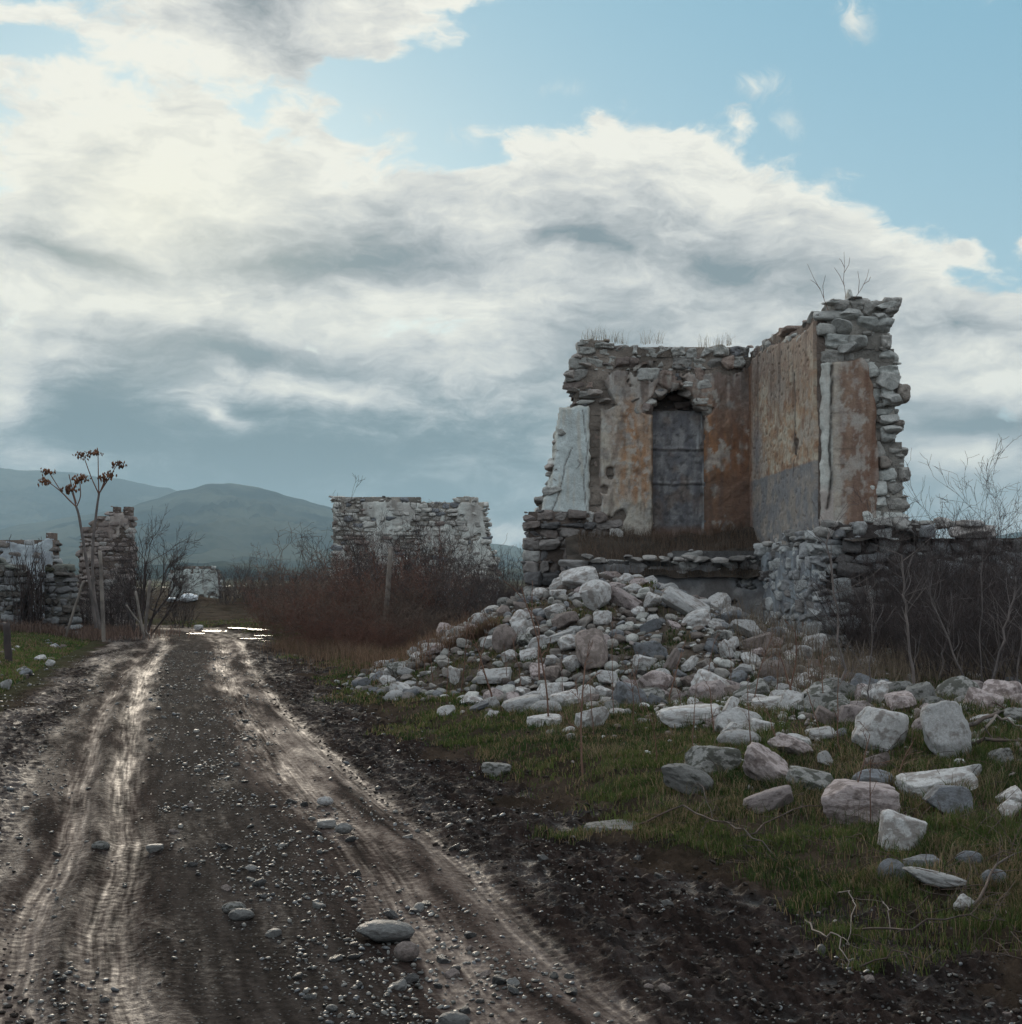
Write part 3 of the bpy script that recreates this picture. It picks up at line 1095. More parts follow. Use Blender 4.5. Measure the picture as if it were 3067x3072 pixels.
def wall(name, parent, pl, poly, thick, holes=(), course=(0.13, 0.24), ln=(0.18, 0.46), bare=None, jit=0.05, seed=1,
         cols=None, rough=1.0, topflat=True, mortar=(0.13, 0.10, 0.085), sub=2, stone_name='stonework', proud=0.03, back=True, moss=0.0, ends=None):
    """courses of irregular stones on an earth-mortar core. bare(u,z) says where face stones show"""
    R = np.random.default_rng(seed)
    cols = cols or STONE_COLS
    cc = [np.array(c) for c, w_ in cols]; ww = np.array([w_ for c, w_ in cols], float); ww /= ww.sum()
    zs = [p[1] for p in poly]; z = min(zs); zt = max(zs)
    stones = []; cores = []
    prev = None
    while z < zt - 0.05:
        hgt = R.uniform(*course)
        zm = z + hgt / 2
        ivs = intervals(poly, holes, min(zm, zt - 0.02))
        up = intervals(poly, holes, z + hgt * 1.6) if z + hgt * 1.6 < zt else []
        for (a, b_) in ivs:
            cores.append((a + 0.07, b_ - 0.07, z, z + hgt + 0.004))
            u = a + R.uniform(-jit, jit)
            first = True
            while u < b_ - 0.05:
                L = R.uniform(*ln)
                if b_ - (u + L) < 0.13: L = b_ - u + R.uniform(-jit, jit * 1.2)
                last = u + L >= b_ - 0.06
                um = u + L / 2
                covered = any(p < um < q for p, q in up)
                end = (first or last)
                if end and ends is not None and not ends(um, zm): end = False
                show = True if bare is None else bool(bare(um, zm)) or end or not covered
                if show:
                    hh = hgt * R.uniform(0.88, 1.18) / 2
                    dep = thick / 2 + 0.04 if (end or not covered) and thick < 0.8 else R.uniform(0.10, 0.16)
                    pr = proud * R.uniform(0.1, 1.9) * rough
                    if end: pr *= 1.2
                    yaw = R.uniform(-.14, .14) * rough; rl = R.uniform(-.13, .13) * rough
                    ca, sa = cos(yaw), sin(yaw); cr, sr = cos(rl), sin(rl)
                    U = pl.U * ca + pl.N * sa; Nn = pl.N * ca - pl.U * sa; Zz = np.array([0, 0, 1.0])
                    U2 = U * cr + Zz * sr; Z2 = Zz * cr - U * sr
                    zc = zm + R.uniform(-.012, .012)
                    if not covered: zc += R.uniform(-0.02, 0.05)
                    c = pl.w(um, zc, pr - dep)
                    col = cc[R.choice(len(cc), p=ww)] * R.uniform(0.75, 1.12)
                    if moss and not covered: col = col * 0.55 + np.array((0.03, 0.035, 0.015)) * moss
                    kind = 'rubble' if R.random() < 0.75 else 'angular'
                    stones.append((c, (L / 2 * R.uniform(0.97, 1.12), dep, hh), np.stack([U2, Nn, Z2]), kind, col))
                    if thick > 0.35 and (end or not covered) and back and dep < thick / 2:
                        c2 = pl.w(um, zc, -thick + dep)
                        stones.append((c2, (L / 2, dep, hh), np.stack([U2, Nn, Z2]), kind, col))
                    for _c in range(int(R.integers(0, 3))):
                        sz = R.uniform(.02, .05)
                        cc_ = pl.w(u + R.uniform(0, L), z + hgt * (R.choice([0.0, 1.0])) + R.uniform(-.02, .02), pr * 0.5 - sz * 0.6)
                        stones.append((cc_, (sz * 1.4, sz, sz * .7), np.stack([U2, Nn, Z2]), 'angular', cc[R.choice(len(cc), p=ww)] * R.uniform(0.7, 1.1)))
                u += L + R.uniform(-0.01, 0.01); first = False
        z += hgt
    # core: one box per course run, joined
    VV, FF = [], []; o = 0
    for (a, b_, z0, z1) in cores:
        if b_ - a < 0.05: continue
        na = max(2, int((b_ - a) / 0.12) + 1); us = np.linspace(a, b_, na)
        for (d0, sgn) in ((0.004, 1), (-thick + 0.02, -1)):
            jz = 0.012 * R.normal(size=na)
            p0 = pl.w(us, np.full(na, z0), d0 + jz * 0.7); p1 = pl.w(us, np.full(na, z1), d0 + jz * 0.7)
            VV.append(np.concatenate([p0, p1]))
            i = np.arange(na - 1)
            q = np.stack([i, i + 1, i + 1 + na, i + na], 1) + o
            FF.append(q if sgn > 0 else q[:, ::-1]); o += 2 * na
        base = o - 4 * na
        i = np.arange(na - 1)
        FF.append(np.stack([i + na, i + 1 + na, i + 1 + 3 * na, i + 3 * na], 1) + base)
        FF.append(np.array([[0, na, 3 * na, 2 * na], [na - 1, 3 * na - 1, 4 * na - 1, 2 * na - 1]]) + base)
    if VV:
        V = np.concatenate(VV)
        n_ = 0.5 * vn3(V[:, 0] * 3, V[:, 1] * 3, V[:, 2] * 3, 3)[:, None]
        col = np.array(mortar) * (1 + n_)
        core = link(name, mesh_arr(name, V, np.concatenate(FF), col), mat_mortar, parent)
        st = stones_mesh(stone_name, stones, mat_stone, parent, sub=sub)
        return core, st
    return None, None


def plaster(name, parent, pl, u0, u1, z0, z1, mask, color, depth=0.045, relief=None, res=0.02, mat_=None):
    """skin of plaster standing proud of the stones; its ragged edge turns back into the wall"""
    us = np.arange(u0, u1 + res, res); zs = np.arange(z0, z1 + res, res)
    Ug, Zg = np.meshgrid(us, zs)
    mk = mask(Ug, Zg)
    d = depth * sst(-0.012, 0.02, mk) - 0.08 * sst(0.0, -0.03, mk)
    d = d + 0.007 * fbm2(Ug * 2.1 + 4, Zg * 2.1, 4, 201) + 0.004 * fbm2(Ug * 11, Zg * 11, 2, 205)
    if relief is not None: d = d + relief(Ug, Zg)
    V = pl.w(Ug, Zg, d).reshape(-1, 3)
    col = color(Ug, Zg).reshape(-1, 3)
    nz, nu = Ug.shape
    idx = np.arange(nz * nu).reshape(nz, nu)
    Q = np.stack([idx[:-1, :-1], idx[:-1, 1:], idx[1:, 1:], idx[1:, :-1]], -1).reshape(-1, 4)
    ok = (mk.ravel()[Q] > -0.035).all(1)
    Q = Q[ok]
    u_, inv = np.unique(Q, return_inverse=True)
    me = mesh_arr(name, V[u_], inv.reshape(Q.shape), col[u_], smooth=True)
    return link(name, me, mat_ or mat_plaster, parent)


def streaks(u, z, seed, fx=7.0, fz=0.7):
    return fbm2(u * fx, z * fz, 4, seed, 0.55)


def crack(u, z, pts, wd=0.012, seed=1, wob=0.018):
    """narrow crack along a broken line of (u,z)"""
    d = np.full(np.shape(u), 9.0)
    uu = u + wob * fbm2(u * 7, z * 7, 3, seed); zz = z + wob * fbm2(u * 7 + 5, z * 7, 3, seed)
    for a, b_ in zip(pts[:-1], pts[1:]):
        a = np.array(a); e = np.array(b_) - a; L = max((e ** 2).sum(), 1e-9)
        t = np.clip(((uu - a[0]) * e[0] + (zz - a[1]) * e[1]) / L, 0, 1)
        d = np.minimum(d, np.hypot(uu - a[0] - t * e[0], zz - a[1] - t * e[1]))
    return np.exp(-(d / wd) ** 2)


WHITE = (0.50, 0.52, 0.50); CREAM = (0.48, 0.43, 0.36); GREYP = (0.30, 0.29, 0.28); OCHRE = (0.36, 0.195, 0.105)
RUST = (0.225, 0.115, 0.07); BROWN = (0.17, 0.10, 0.072); SLATE = (0.145, 0.145, 0.165); LEAD = (0.215, 0.21, 0.22); UMBER = (0.075, 0.06, 0.052)

# ================================================================== the big ruin
ruin = thing('ruined_house', 'tall roofless stone house on the right with orange stained plaster and a bricked-up doorway', 'ruin', (3.0, 22.5, 0.3))
PA = Plane((0.0, 25.0), (4.3, 25.0))
PB = Plane((4.13, 25.0), (4.29, 20.3))
PC = Plane((4.2, 20.3), (6.2, 20.3))
assert PA.N[1] < 0 and PB.N[0] < 0 and PC.N[1] < 0
ZF = 2.15                                   # floor level inside

# --- back wall with the doorway
polyA = PA.poly([(1092, 648), (1075, 690), (1062, 722), (1075, 750), (1062, 790), (1050, 815), (1045, 840), (1034, 870), (1030, 905), (1018, 935), (1010, 960), (1000, 975), (1000, 1055),
                 (1440, 1055), (1440, 668), (1405, 664), (1380, 655), (1300, 662), (1255, 652), (1180, 653), (1130, 645)])
door = PA.poly([(1229, 1030), (1229, 772), (1233, 745), (1262, 742), (1275, 735), (1305, 745), (1310, 770), (1336, 776), (1336, 1030)])
du0, du1 = door[0][0], door[-1][0]
uz = PA.uz
xs = [uz(u, 900)[0] for u in range(0, 2000)]
def UA(u): return (u * 0.52981 - 511) / 1460 * 25.03
def ZA(v): return PA.uz(1200, v)[1]


def bareA(u, z):
    return z > ZA(690) or z < ZA(985) and u < UA(1190) or u < UA(1120) and z > ZA(765) or (UA(1200) < u < UA(1350) and z > ZA(790))


wall('back_wall', ruin, PA, polyA, 0.55, holes=[door], bare=bareA, seed=5, ends=lambda u, z: u < UA(1060), proud=0.045, course=(0.11, 0.22), ln=(0.13, 0.38), sub=3, mortar=(0.20, 0.165, 0.14))
# blocked-up niche inside the doorway
PD = Plane((0.0, 25.25), (4.3, 25.25))
niche_poly = [(du0 - 0.1, ZF - 0.2), (du0 - 0.1, ZA(735)), (du1 + 0.1, ZA(735)), (du1 + 0.1, ZF - 0.2)]


def niche_col(u, z):
    c = mixc((0.15, 0.145, 0.155), (0.27, 0.26, 0.26), sst(-0.25, 0.35, fbm2(u * 3.5, z * 3.0, 5, 301, 0.62)))
    c = mixc(c, (0.17, 0.12, 0.095), sst(0.1, 0.4, fbm2(u * 2.2 + 3, z * 1.6, 4, 306)) * 0.6)
    c = mixc(c, (0.06, 0.055, 0.055), sst(0.15, 0.4, fbm2(u * 9, z * 9, 3, 307)) * 0.6)
    c = mixc(c, (0.11, 0.10, 0.105), sst(0.1, 0.5, streaks(u, z, 303)) * 0.6)
    c = mixc(c, (0.40, 0.40, 0.40), sst(0.25, 0.5, streaks(u, z, 304, 14, 1.2)) * sst(UA(1300), UA(1325), u) * 0.9)
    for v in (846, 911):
        c = mixc(c, UMBER, np.exp(-((z - ZA(v) + 0.03 * fbm2(u * 3, z * 0 + v, 3, 308)) / 0.014) ** 2) * sst(-0.25, 0.05, vn2(u * 5, z * 0 + v, 309)) * 0.7)  # broken dark brown lines along the two ledges
    c = mixc(c, UMBER, sst(ZA(785), ZA(765), z) * 0.85)  # dark brown towards the head of the niche
    c = mixc(c, RUST, sst(ZA(985), ZA(1005), z) * 0.6)
    return c


def niche_rel(u, z):
    r = 0.016 * fbm2(u * 6, z * 6, 4, 310)
    for v in (846, 911):
        z = z + 0.03 * fbm2(u * 3, u * 0 + v, 3, 308)
        r = r + 0.030 * sst(ZA(v) + 0.05, ZA(v), z) * sst(ZA(v) - 0.05, ZA(v) - 0.0, z) - 0.02 * np.exp(-((z - ZA(v) + 0.03) / 0.012) ** 2)
    return r


blk = plaster('door_infill', ruin, PD, du0 - 0.1, du1 + 0.1, ZF - 0.25, ZA(768), lambda u, z: np.full(u.shape, 0.1) * (ZA(768) - 0.03 - z > 0) - 0.0 + np.minimum(ZA(772) - z + 0.03 * vn2(u * 7, z * 0, 5), 0.1) - 0.1, niche_col, relief=niche_rel)
wall('infill_stones', ruin, Plane((0.0, 25.33), (4.3, 25.33)), niche_poly, 0.25, seed=9, proud=0.05, course=(0.1, 0.16), mortar=(0.05, 0.04, 0.036),
     cols=[((0.16, 0.12, 0.10), 2), ((0.11, 0.085, 0.075), 2)], bare=lambda u, z: z > ZA(800))
# door jambs and broken lintel
jl = []
R = np.random.default_rng(77)
for (ux, side) in ((du0, -1), (du1, 1)):
    z = ZF
    while z < ZA(775):
        hh = R.uniform(0.10, 0.19)
        c = PA.w(ux + side * 0.06 + R.uniform(-.02, .02), z + hh / 2, -0.24)
        jl.append((c, (0.085, 0.24, hh / 2), np.stack([PA.U, PA.N, [0, 0, 1]]), 'block', np.array((0.30, 0.25, 0.22)) * R.uniform(.7, 1.15)))
        z += hh
stones_mesh('door_jamb', jl, mat_stone, ruin)
ll = []
for (u0_, u1_, v, th, out) in [(1212, 1232, 772, .06, .10), (1310, 1345, 768, .07, .12), (1228, 1262, 740, .12, .05), (1258, 1285, 727, .11, .09), (1282, 1312, 740, .13, .06), (1305, 1330, 755, .10, .05), (1234, 1300, 722, .10, .03),
                             (1190, 1216, 758, .08, .07)]:
    a_, b_ = UA(u0_), UA(u1_)
    ll.append((PA.w((a_ + b_) / 2, ZA(v), out - 0.18), ((b_ - a_) / 2, 0.22, th), np.stack([PA.U, PA.N, [0, 0, 1]]), 'angular', np.array((0.27, 0.235, 0.21)) * R.uniform(.7, 1.2)))
stones_mesh('broken_lintel', ll, mat_stone, ruin)

# plaster: white panel on the left, brown strip, stained middle panel, right panel
white_poly = PA.poly([(1058, 770), (1112, 765), (1114, 800), (1112, 965), (1095, 972), (1020, 968), (1030, 935), (1040, 895), (1046, 845), (1052, 810)])
main_poly = PA.poly([(1118, 800), (1120, 776), (1160, 765), (1150, 735), (1125, 715), (1140, 684), (1235, 682), (1300, 690), (1400, 690), (1425, 672), (1430, 1060), (1345, 1060), (1229, 1050), (1180, 1045), (1165, 975), (1122, 972)])


def ragged(poly, u, z, amp=0.05, seed=1, f=5.0):
    return sdpoly(u + amp * fbm2(u * f, z * f, 3, seed), z + amp * fbm2(u * f + 9, z * f + 4, 3, seed + 1), poly)


def whitemask(u, z):
    m = ragged(white_poly, u, z, 0.05, 311, 4)
    k = crack(u, z, [(UA(1062), ZA(862)), (UA(1055), ZA(905)), (UA(1046), ZA(925)), (UA(1038), ZA(968))], 0.008, 2)
    k2 = crack(u, z, [(UA(1100), ZA(780)), (UA(1108), ZA(850)), (UA(1103), ZA(930)), (UA(1106), ZA(965))], 0.007, 3)
    return m


def white_col(u, z):
    c = mixc((0.58, 0.62, 0.61), (0.47, 0.50, 0.49), sst(-0.3, 0.3, fbm2(u * 2.2, z * 2.2, 4, 321)))
    c = mixc(c, CREAM, sst(0.05, 0.4, streaks(u, z, 323, 9, 1.0)) * 0.55)
    k = crack(u, z, [(UA(1080), ZA(845)), (UA(1066), ZA(880)), (UA(1060), ZA(915)), (UA(1050), ZA(945)), (UA(1040), ZA(968))], 0.010, 2)
    k = np.maximum(k, crack(u, z, [(UA(1100), ZA(775)), (UA(1109), ZA(850)), (UA(1101), ZA(900)), (UA(1106), ZA(962))], 0.009, 3))
    k = np.maximum(k, crack(u, z, [(UA(1090), ZA(868)), (UA(1096), ZA(875)), (UA(1090), ZA(884))], 0.012, 4))
    c = mixc(c, (0.12, 0.10, 0.09), k * 0.9)
    c = mixc(c, CREAM, sst(0.06, 0.0, sdpoly(u, z, white_poly)) * 0.5)
    return c


plaster('white_plaster', ruin, PA, UA(1005), UA(1125), ZA(985), ZA(755), whitemask, white_col, depth=0.06,
        relief=lambda u, z: -0.02 * crack(u, z, [(UA(1080), ZA(845)), (UA(1066), ZA(880)), (UA(1060), ZA(915)), (UA(1050), ZA(945)), (UA(1040), ZA(968))], 0.012, 2))

door_m = PA.poly([(1230, 1045), (1230, 785), (1214, 778), (1214, 768), (1232, 745), (1240, 725), (1262, 738), (1280, 725), (1305, 742), (1312, 765), (1345, 770), (1345, 778), (1332, 785), (1334, 1045)])


def mainmask(u, z):
    m = ragged(main_poly, u, z, 0.07, 331, 3.5)
    m = np.minimum(m, -ragged(door_m, u, z, 0.025, 335, 6))
    # patches fallen off near the top
    top = sst(ZA(745), ZA(690), z)
    fall = fbm2(u * 2.4, z * 3.0, 4, 341, 0.55)
    m = np.minimum(m, 0.10 - top * np.maximum(fall + 0.14, 0) * 0.9)
    for (uu, vv, r) in [(1151, 893, 0.08), (1170, 975, 0.10), (1128, 800, 0.05), (1140, 925, 0.07), (1131, 945, 0.06)]:
        m = np.minimum(m, np.hypot((u - UA(uu)), (z - ZA(vv)) * 0.8) - r + 0.04 * fbm2(u * 9, z * 9, 2, 345))
    return m


def main_col(u, z):
    n1 = fbm2(u * 1.6, z * 1.2, 4, 351, 0.55); st = streaks(u, z, 353, 6, 0.55); n2 = fbm2(u * 7, z * 5, 4, 355, 0.6)
    left = sst(UA(1240), UA(1225), u)
    # left of the door: cream to ochre, orange in a band
    c = mixc(CREAM, (0.36, 0.31, 0.27), sst(-0.2, 0.3, n1))
    och = np.exp(-((u - UA(1205)) / 0.36) ** 2) * sst(ZA(985), ZA(930), z) * sst(ZA(690), ZA(800), z)
    c = mixc(c, OCHRE, np.clip(och * (0.85 + 1.3 * st), 0, 0.95))
    c = mixc(c, (0.45, 0.43, 0.40), sst(0.1, 0.35, n2 + 0.5 * st) * 0.6)
    # right of the door: rust, darker to the corner
    cr = mixc((0.30, 0.155, 0.085), RUST, sst(UA(1345), UA(1395), u + 0.2 * st))
    cr = mixc(cr, BROWN, sst(-0.05, 0.45, st) * 0.8)
    cr = mixc(cr, (0.40, 0.34, 0.29), sst(0.15, 0.4, n2) * sst(ZA(840), ZA(720), z) * 0.7)
    cr = mixc(cr, (0.115, 0.085, 0.075), sst(ZA(880), ZA(920), z + 0.06 * n1) * 0.55)
    c = mixc(cr, c, left)
    # upper part: grey washed, with dark runs from the wall head
    up = sst(ZA(830), ZA(700), z + 0.18 * n1)
    c = mixc(c, mixc((0.33, 0.30, 0.28), (0.20, 0.16, 0.145), sst(-0.15, 0.3, st)), up * 0.8)
    runs = sst(0.05, 0.4, streaks(u, z, 357, 5, 0.35)) * sst(ZA(900), ZA(700), z)
    c = mixc(c, (0.10, 0.075, 0.065), runs * 0.75)
    c = mixc(c, UMBER, sst(ZA(705), ZA(680), z + 0.05 * n2) * 0.6)  # dark brown along the top of the plaster
    # darker rusty brown streaks towards the corner
    c = mixc(c, (0.12, 0.08, 0.065), sst(UA(1405), UA(1425), u) * sst(-0.3, 0.1, st) * 0.7)
    # brown strip at the left edge
    c = mixc(c, (0.20, 0.145, 0.125), sst(UA(1137), UA(1131), u) * 0.9)
    hole = np.exp(-(np.hypot(u - UA(1206), z - ZA(892)) / 0.07) ** 4)
    c = mixc(c, (0.15, 0.10, 0.08), hole * 0.6)
    c = mixc(c, (0.42, 0.38, 0.33), sst(ZA(950), ZA(975), z) * left * 0.6)
    c = mixc(c, UMBER, sst(0.28, 0.42, fbm2(u * 16, z * 12, 2, 359)) * 0.35)
    pk = sst(0.05, 0.22, fbm2(u * 3.2, z * 2.4, 5, 362, 0.65))
    c = mixc(c, mixc((0.40, 0.37, 0.33), (0.27, 0.25, 0.235), sst(-.2, .2, n2)), pk * sst(0.1, -0.2, n1) * 0.75)
    c = mixc(c, (0.13, 0.09, 0.07), sst(0.12, 0.35, fbm2(u * 5, z * 1.2, 4, 363, 0.6)) * 0.5)
    return c


def main_rel(u, z):
    return -0.07 * sst(UA(1136), UA(1131), u) - 0.03 * sst(UA(1340), UA(1348), u) * 0 + 0.012 * sst(0.0, 0.2, fbm2(u * 3, z * 3, 3, 361)) - 0.02 * np.exp(-(np.hypot(u - UA(1206), z - ZA(892)) / 0.07) ** 4)


plaster('stained_plaster', ruin, PA, UA(1112), UA(1440), ZF - 0.3, ZA(672), mainmask, main_col, relief=main_rel, depth=0.06)

# --- side wall running towards us
polyB = PB.poly([(1421, 668), (1450, 642), (1470, 632), (1490, 622), (1510, 612), (1530, 602)])
polyB = [(-0.05, polyB[0][1])] + polyB[1:] + [(PB.L + 0.05, PB.uz(1540, 596)[1]), (PB.L + 0.05, ZF - 0.4), (-0.05, ZF - 0.4)]
wall('side_wall', ruin, PB, polyB, 0.6, seed=15, ends=lambda u, z: False, course=(0.12, 0.2), bare=lambda u, z: z > np.interp(u, [0, PB.L], [polyB[0][1] - 0.25, 4.95]))


def VB(u, v): return PB.uz(u, v)


dadoL = VB(1424, 908)[1]


def bmask(u, z):
    top = np.interp(u, [p[0] for p in polyB[:6]], [p[1] for p in polyB[:6]]) - 0.14 + 0.12 * fbm2(u * 2, z * 0.5, 3, 371)
    m = np.minimum(top - z, 0.1)
    m = np.minimum(m, PB.L - 0.02 - u)
    for (uu, vv, r) in [(1509, 838, 0.06), (1506, 852, 0.07)]:
        a, b_ = VB(uu, vv)
        m = np.minimum(m, np.hypot((u - a) * 0.35, (z - b_) * 0.55) - r * 0.7 + 0.02 * fbm2(u * 9, z * 9, 2, 345))
    return m


def bcol(u, z):
    n1 = fbm2(u * 1.1, z * 1.5, 4, 381, 0.55); n2 = fbm2(u * 4, z * 7, 4, 383, 0.6); st = streaks(u * 0.7, z, 385, 5, 0.5)
    c = mixc((0.46, 0.385, 0.30), (0.34, 0.235, 0.165), sst(-0.25, 0.3, n1))
    c = mixc(c, OCHRE, sst(-0.1, 0.35, n2 + 0.4 * st) * 0.65)
    c = mixc(c, (0.47, 0.44, 0.39), sst(0.10, 0.4, n1 + 0.5 * st) * 0.5)
    c = mixc(c, RUST, sst(0.10, 0.35, fbm2(u * 2.2, z * 3, 5, 393, 0.62)) * 0.6)
    c = mixc(c, LEAD, np.exp(-((u - 0.7) / 0.4) ** 2) * np.exp(-((z - 3.6) / 0.55) ** 2) * 0.8)
    up = sst(3.9, 5.1, z + 0.3 * n1)
    c = mixc(c, (0.22, 0.17, 0.145), up * 0.75)
    c = mixc(c, (0.12, 0.085, 0.07), sst(0.0, 0.4, streaks(u * 0.6, z, 387, 5, 0.4)) * sst(3.0, 5.2, z) * 0.75)
    dado = sst(0.015, -0.015, z - (dadoL + 0.03 * vn2(u * 3, z * 0, 9)))
    dc = mixc((0.205, 0.20, 0.205), (0.29, 0.25, 0.22), sst(-0.2, 0.35, fbm2(u * 2, z * 3, 4, 389)))
    dc = mixc(dc, (0.36, 0.31, 0.27), sst(0.15, 0.3, fbm2(u * 3, z * 5, 3, 390)) * sst(ZF + 0.35, ZF + 0.1, z))
    c = mixc(c, dc, dado * 0.92)
    # peck marks
    pk = sst(0.33, 0.5, fbm2(u * 9, z * 14, 2, 391)) * sst(-0.2, 0.2, n1)
    c = mixc(c, (0.13, 0.085, 0.06), pk * 0.8)
    k = crack(u * 0.6, z, [(VB(1505, 705)[0] * .6, VB(1505, 705)[1]), (VB(1508, 770)[0] * .6, VB(1508, 770)[1]), (VB(1506, 830)[0] * .6, VB(1506, 830)[1]), (VB(1503, 900)[0] * .6, VB(1503, 900)[1])], 0.02, 5)
    c = mixc(c, (0.08, 0.065, 0.06), k * 0.8)
    c = mixc(c, RUST, sst(0.5, 0.05, u) * 0.7)
    return c


plaster('side_plaster', ruin, PB, 0.0, PB.L, ZF - 0.35, 5.4, bmask, bcol, depth=0.05,
        relief=lambda u, z: -0.02 * sst(0.33, 0.5, fbm2(u * 9, z * 14, 2, 391)))

# --- near end: a short return wall seen face on, broken to bare stone on its right
outC = [(1549, 594), (1562, 584), (1580, 570), (1608, 560), (1620, 566), (1650, 566), (1688, 570), (1694, 586), (1680, 600), (1688, 640), (1697, 690), (1693, 720), (1704, 748), (1697, 775), (1700, 800), (1697, 830), (1710, 850), (1714, 880), (1707, 905), (1716, 935), (1720, 965), (1700, 990)]
polyC = PC.poly(outC) + [(PC.uz(1700, 990)[0], ZF - 0.5), (0.03, ZF - 0.5)]
UC = lambda u: PC.uz(u, 800)[0]
ZC = lambda v: PC.uz(1600, v)[1]


def bareC(u, z): return z > ZC(695) or u > UC(1640)


wall('return_wall', ruin, PC, polyC, 0.62, seed=23, bare=bareC, ends=lambda u, z: u > UC(1640) or z > ZC(660), course=(0.11, 0.24), ln=(0.16, 0.40), proud=0.05, rough=1.3, sub=3, mortar=(0.30, 0.27, 0.24),
     cols=[((0.50, 0.49, 0.46), 5), ((0.40, 0.37, 0.34), 3), ((0.28, 0.24, 0.21), 1)])
cpoly = PC.poly([(1549, 690), (1560, 680), (1572, 684), (1600, 682), (1630, 676), (1640, 700), (1652, 760), (1655, 850), (1655, 930), (1650, 990), (1549, 1000)])


def cmask(u, z):
    m = ragged(cpoly, u, z, 0.035, 401, 5)
    k = crack(u, z, [(UC(1569), ZC(690)), (UC(1568), ZC(760)), (UC(1564), ZC(850)), (UC(1567), ZC(900)), (UC(1558), ZC(960))], 0.016, 7)
    return m - 0.0 * k


def ccol_(u, z):
    st = streaks(u, z, 403, 7, 0.5); n2 = fbm2(u * 6, z * 5, 4, 405, 0.6); n1 = fbm2(u * 2, z * 2, 3, 407)
    c = mixc((0.26, 0.17, 0.125), (0.20, 0.125, 0.095), sst(-0.3, 0.3, st))
    c = mixc(c, (0.43, 0.37, 0.31), sst(UC(1588), UC(1578), u + 0.06 * n2) * 0.85)
    c = mixc(c, (0.37, 0.33, 0.30), sst(0.12, 0.35, n2 + 0.4 * n1) * 0.55)
    c = mixc(c, (0.17, 0.09, 0.06), np.exp(-((u - UC(1640)) / 0.09) ** 2) * sst(-0.3, 0.2, st) * 0.8)
    wl = sst(UC(1570), UC(1567), u)
    c = mixc(c, (0.55, 0.54, 0.50), wl * 0.85)
    c = mixc(c, (0.35, 0.27, 0.24), sst(ZC(905), ZC(935), z) * wl * 0.7)
    k = crack(u, z, [(UC(1569), ZC(690)), (UC(1568), ZC(760)), (UC(1564), ZC(850)), (UC(1567), ZC(900)), (UC(1558), ZC(960))], 0.018, 7)
    c = mixc(c, (0.05, 0.04, 0.035), k)
    for v in (780, 848, 878, 955):
        c = mixc(c, (0.09, 0.07, 0.06), np.exp(-((z - ZC(v) - 0.02 * n2) / 0.010) ** 2) * sst(UC(1615), UC(1590), u) * (u > UC(1572)) * 0.6)
    c = mixc(c, (0.42, 0.38, 0.34), sst(0.08, 0.28, fbm2(u * 4, z * 2.5, 5, 409, 0.62)) * 0.6)
    return c


plaster('return_plaster', ruin, PC, 0.0, UC(1662), ZC(1002), ZC(672), cmask, ccol_, depth=0.075, relief=lambda u, z: -0.05 * crack(u, z, [(UC(1569), ZC(690)), (UC(1568), ZC(760)), (UC(1564), ZC(850)), (UC(1567), ZC(900)), (UC(1558), ZC(960))], 0.02, 7) + 0.02 * sst(UC(1567), UC(1569), u))

# big loose stones on the heads of the walls
caps = []
R = np.random.default_rng(31)
for (u_, v_, w_, h_, pl_, d_) in [(1108, 652, .30, .12, PA, -.1), (1135, 655, .24, .14, PA, -.2), (1165, 657, .34, .12, PA, -.1), (1205, 662, .28, .10, PA, -.2), (1245, 662, .3, .10, PA, -.1), (1290, 664, .36, .09, PA, -.2), (1340, 664, .3, .12, PA, -.1), (1380, 662, .3, .12, PA, -.2),
                               (1087, 672, .22, .16, PA, 0), (1076, 705, .26, .16, PA, .02), (1078, 737, .24, .1, PA, .04), (1105, 688, .3, .14, PA, .04), (1120, 742, .30, .12, PA, .06), (1143, 757, .22, .12, PA, .08), (1050, 833, .16, .12, PA, 0), (1038, 880, .2, .14, PA, 0),
                               (1545, 590, .2, .16, PC, -.3), (1575, 572, .36, .10, PC, .05), (1612, 564, .26, .08, PC, 0), (1602, 590, .34, .14, PC, .08), (1584, 618, .32, .2, PC, .1), (1612, 650, .3, .22, PC, .1), (1597, 660, .26, .18, PC, .1), (1668, 580, .40, .09, PC, .08), (1662, 600, .3, .13, PC, .08),
                               (1672, 722, .36, .26, PC, .1), (1684, 752, .36, .22, PC, .12), (1678, 790, .3, .16, PC, .08), (1680, 812, .3, .14, PC, .08)]:
    c = onplane(u_, v_, pl_.O, pl_.N) + pl_.N * (d_ - 0.06)
    t = R.uniform(-.25, .25)
    U2 = pl_.U * cos(t) + np.array([0, 0, 1]) * sin(t); Z2 = np.array([0, 0, 1]) * cos(t) - pl_.U * sin(t)
    caps.append((c, (w_ / 2, 0.17, h_ / 2), np.stack([U2, pl_.N, Z2]), 'angular', np.array((0.36, 0.31, 0.28) if pl_ is PA else (0.5, 0.48, 0.45)) * R.uniform(.65, 1.1)))
for c_ in range(len(caps)):
    stones_mesh('broken_stone', caps[c_:c_ + 1] , mat_stone, ruin, sub=3)

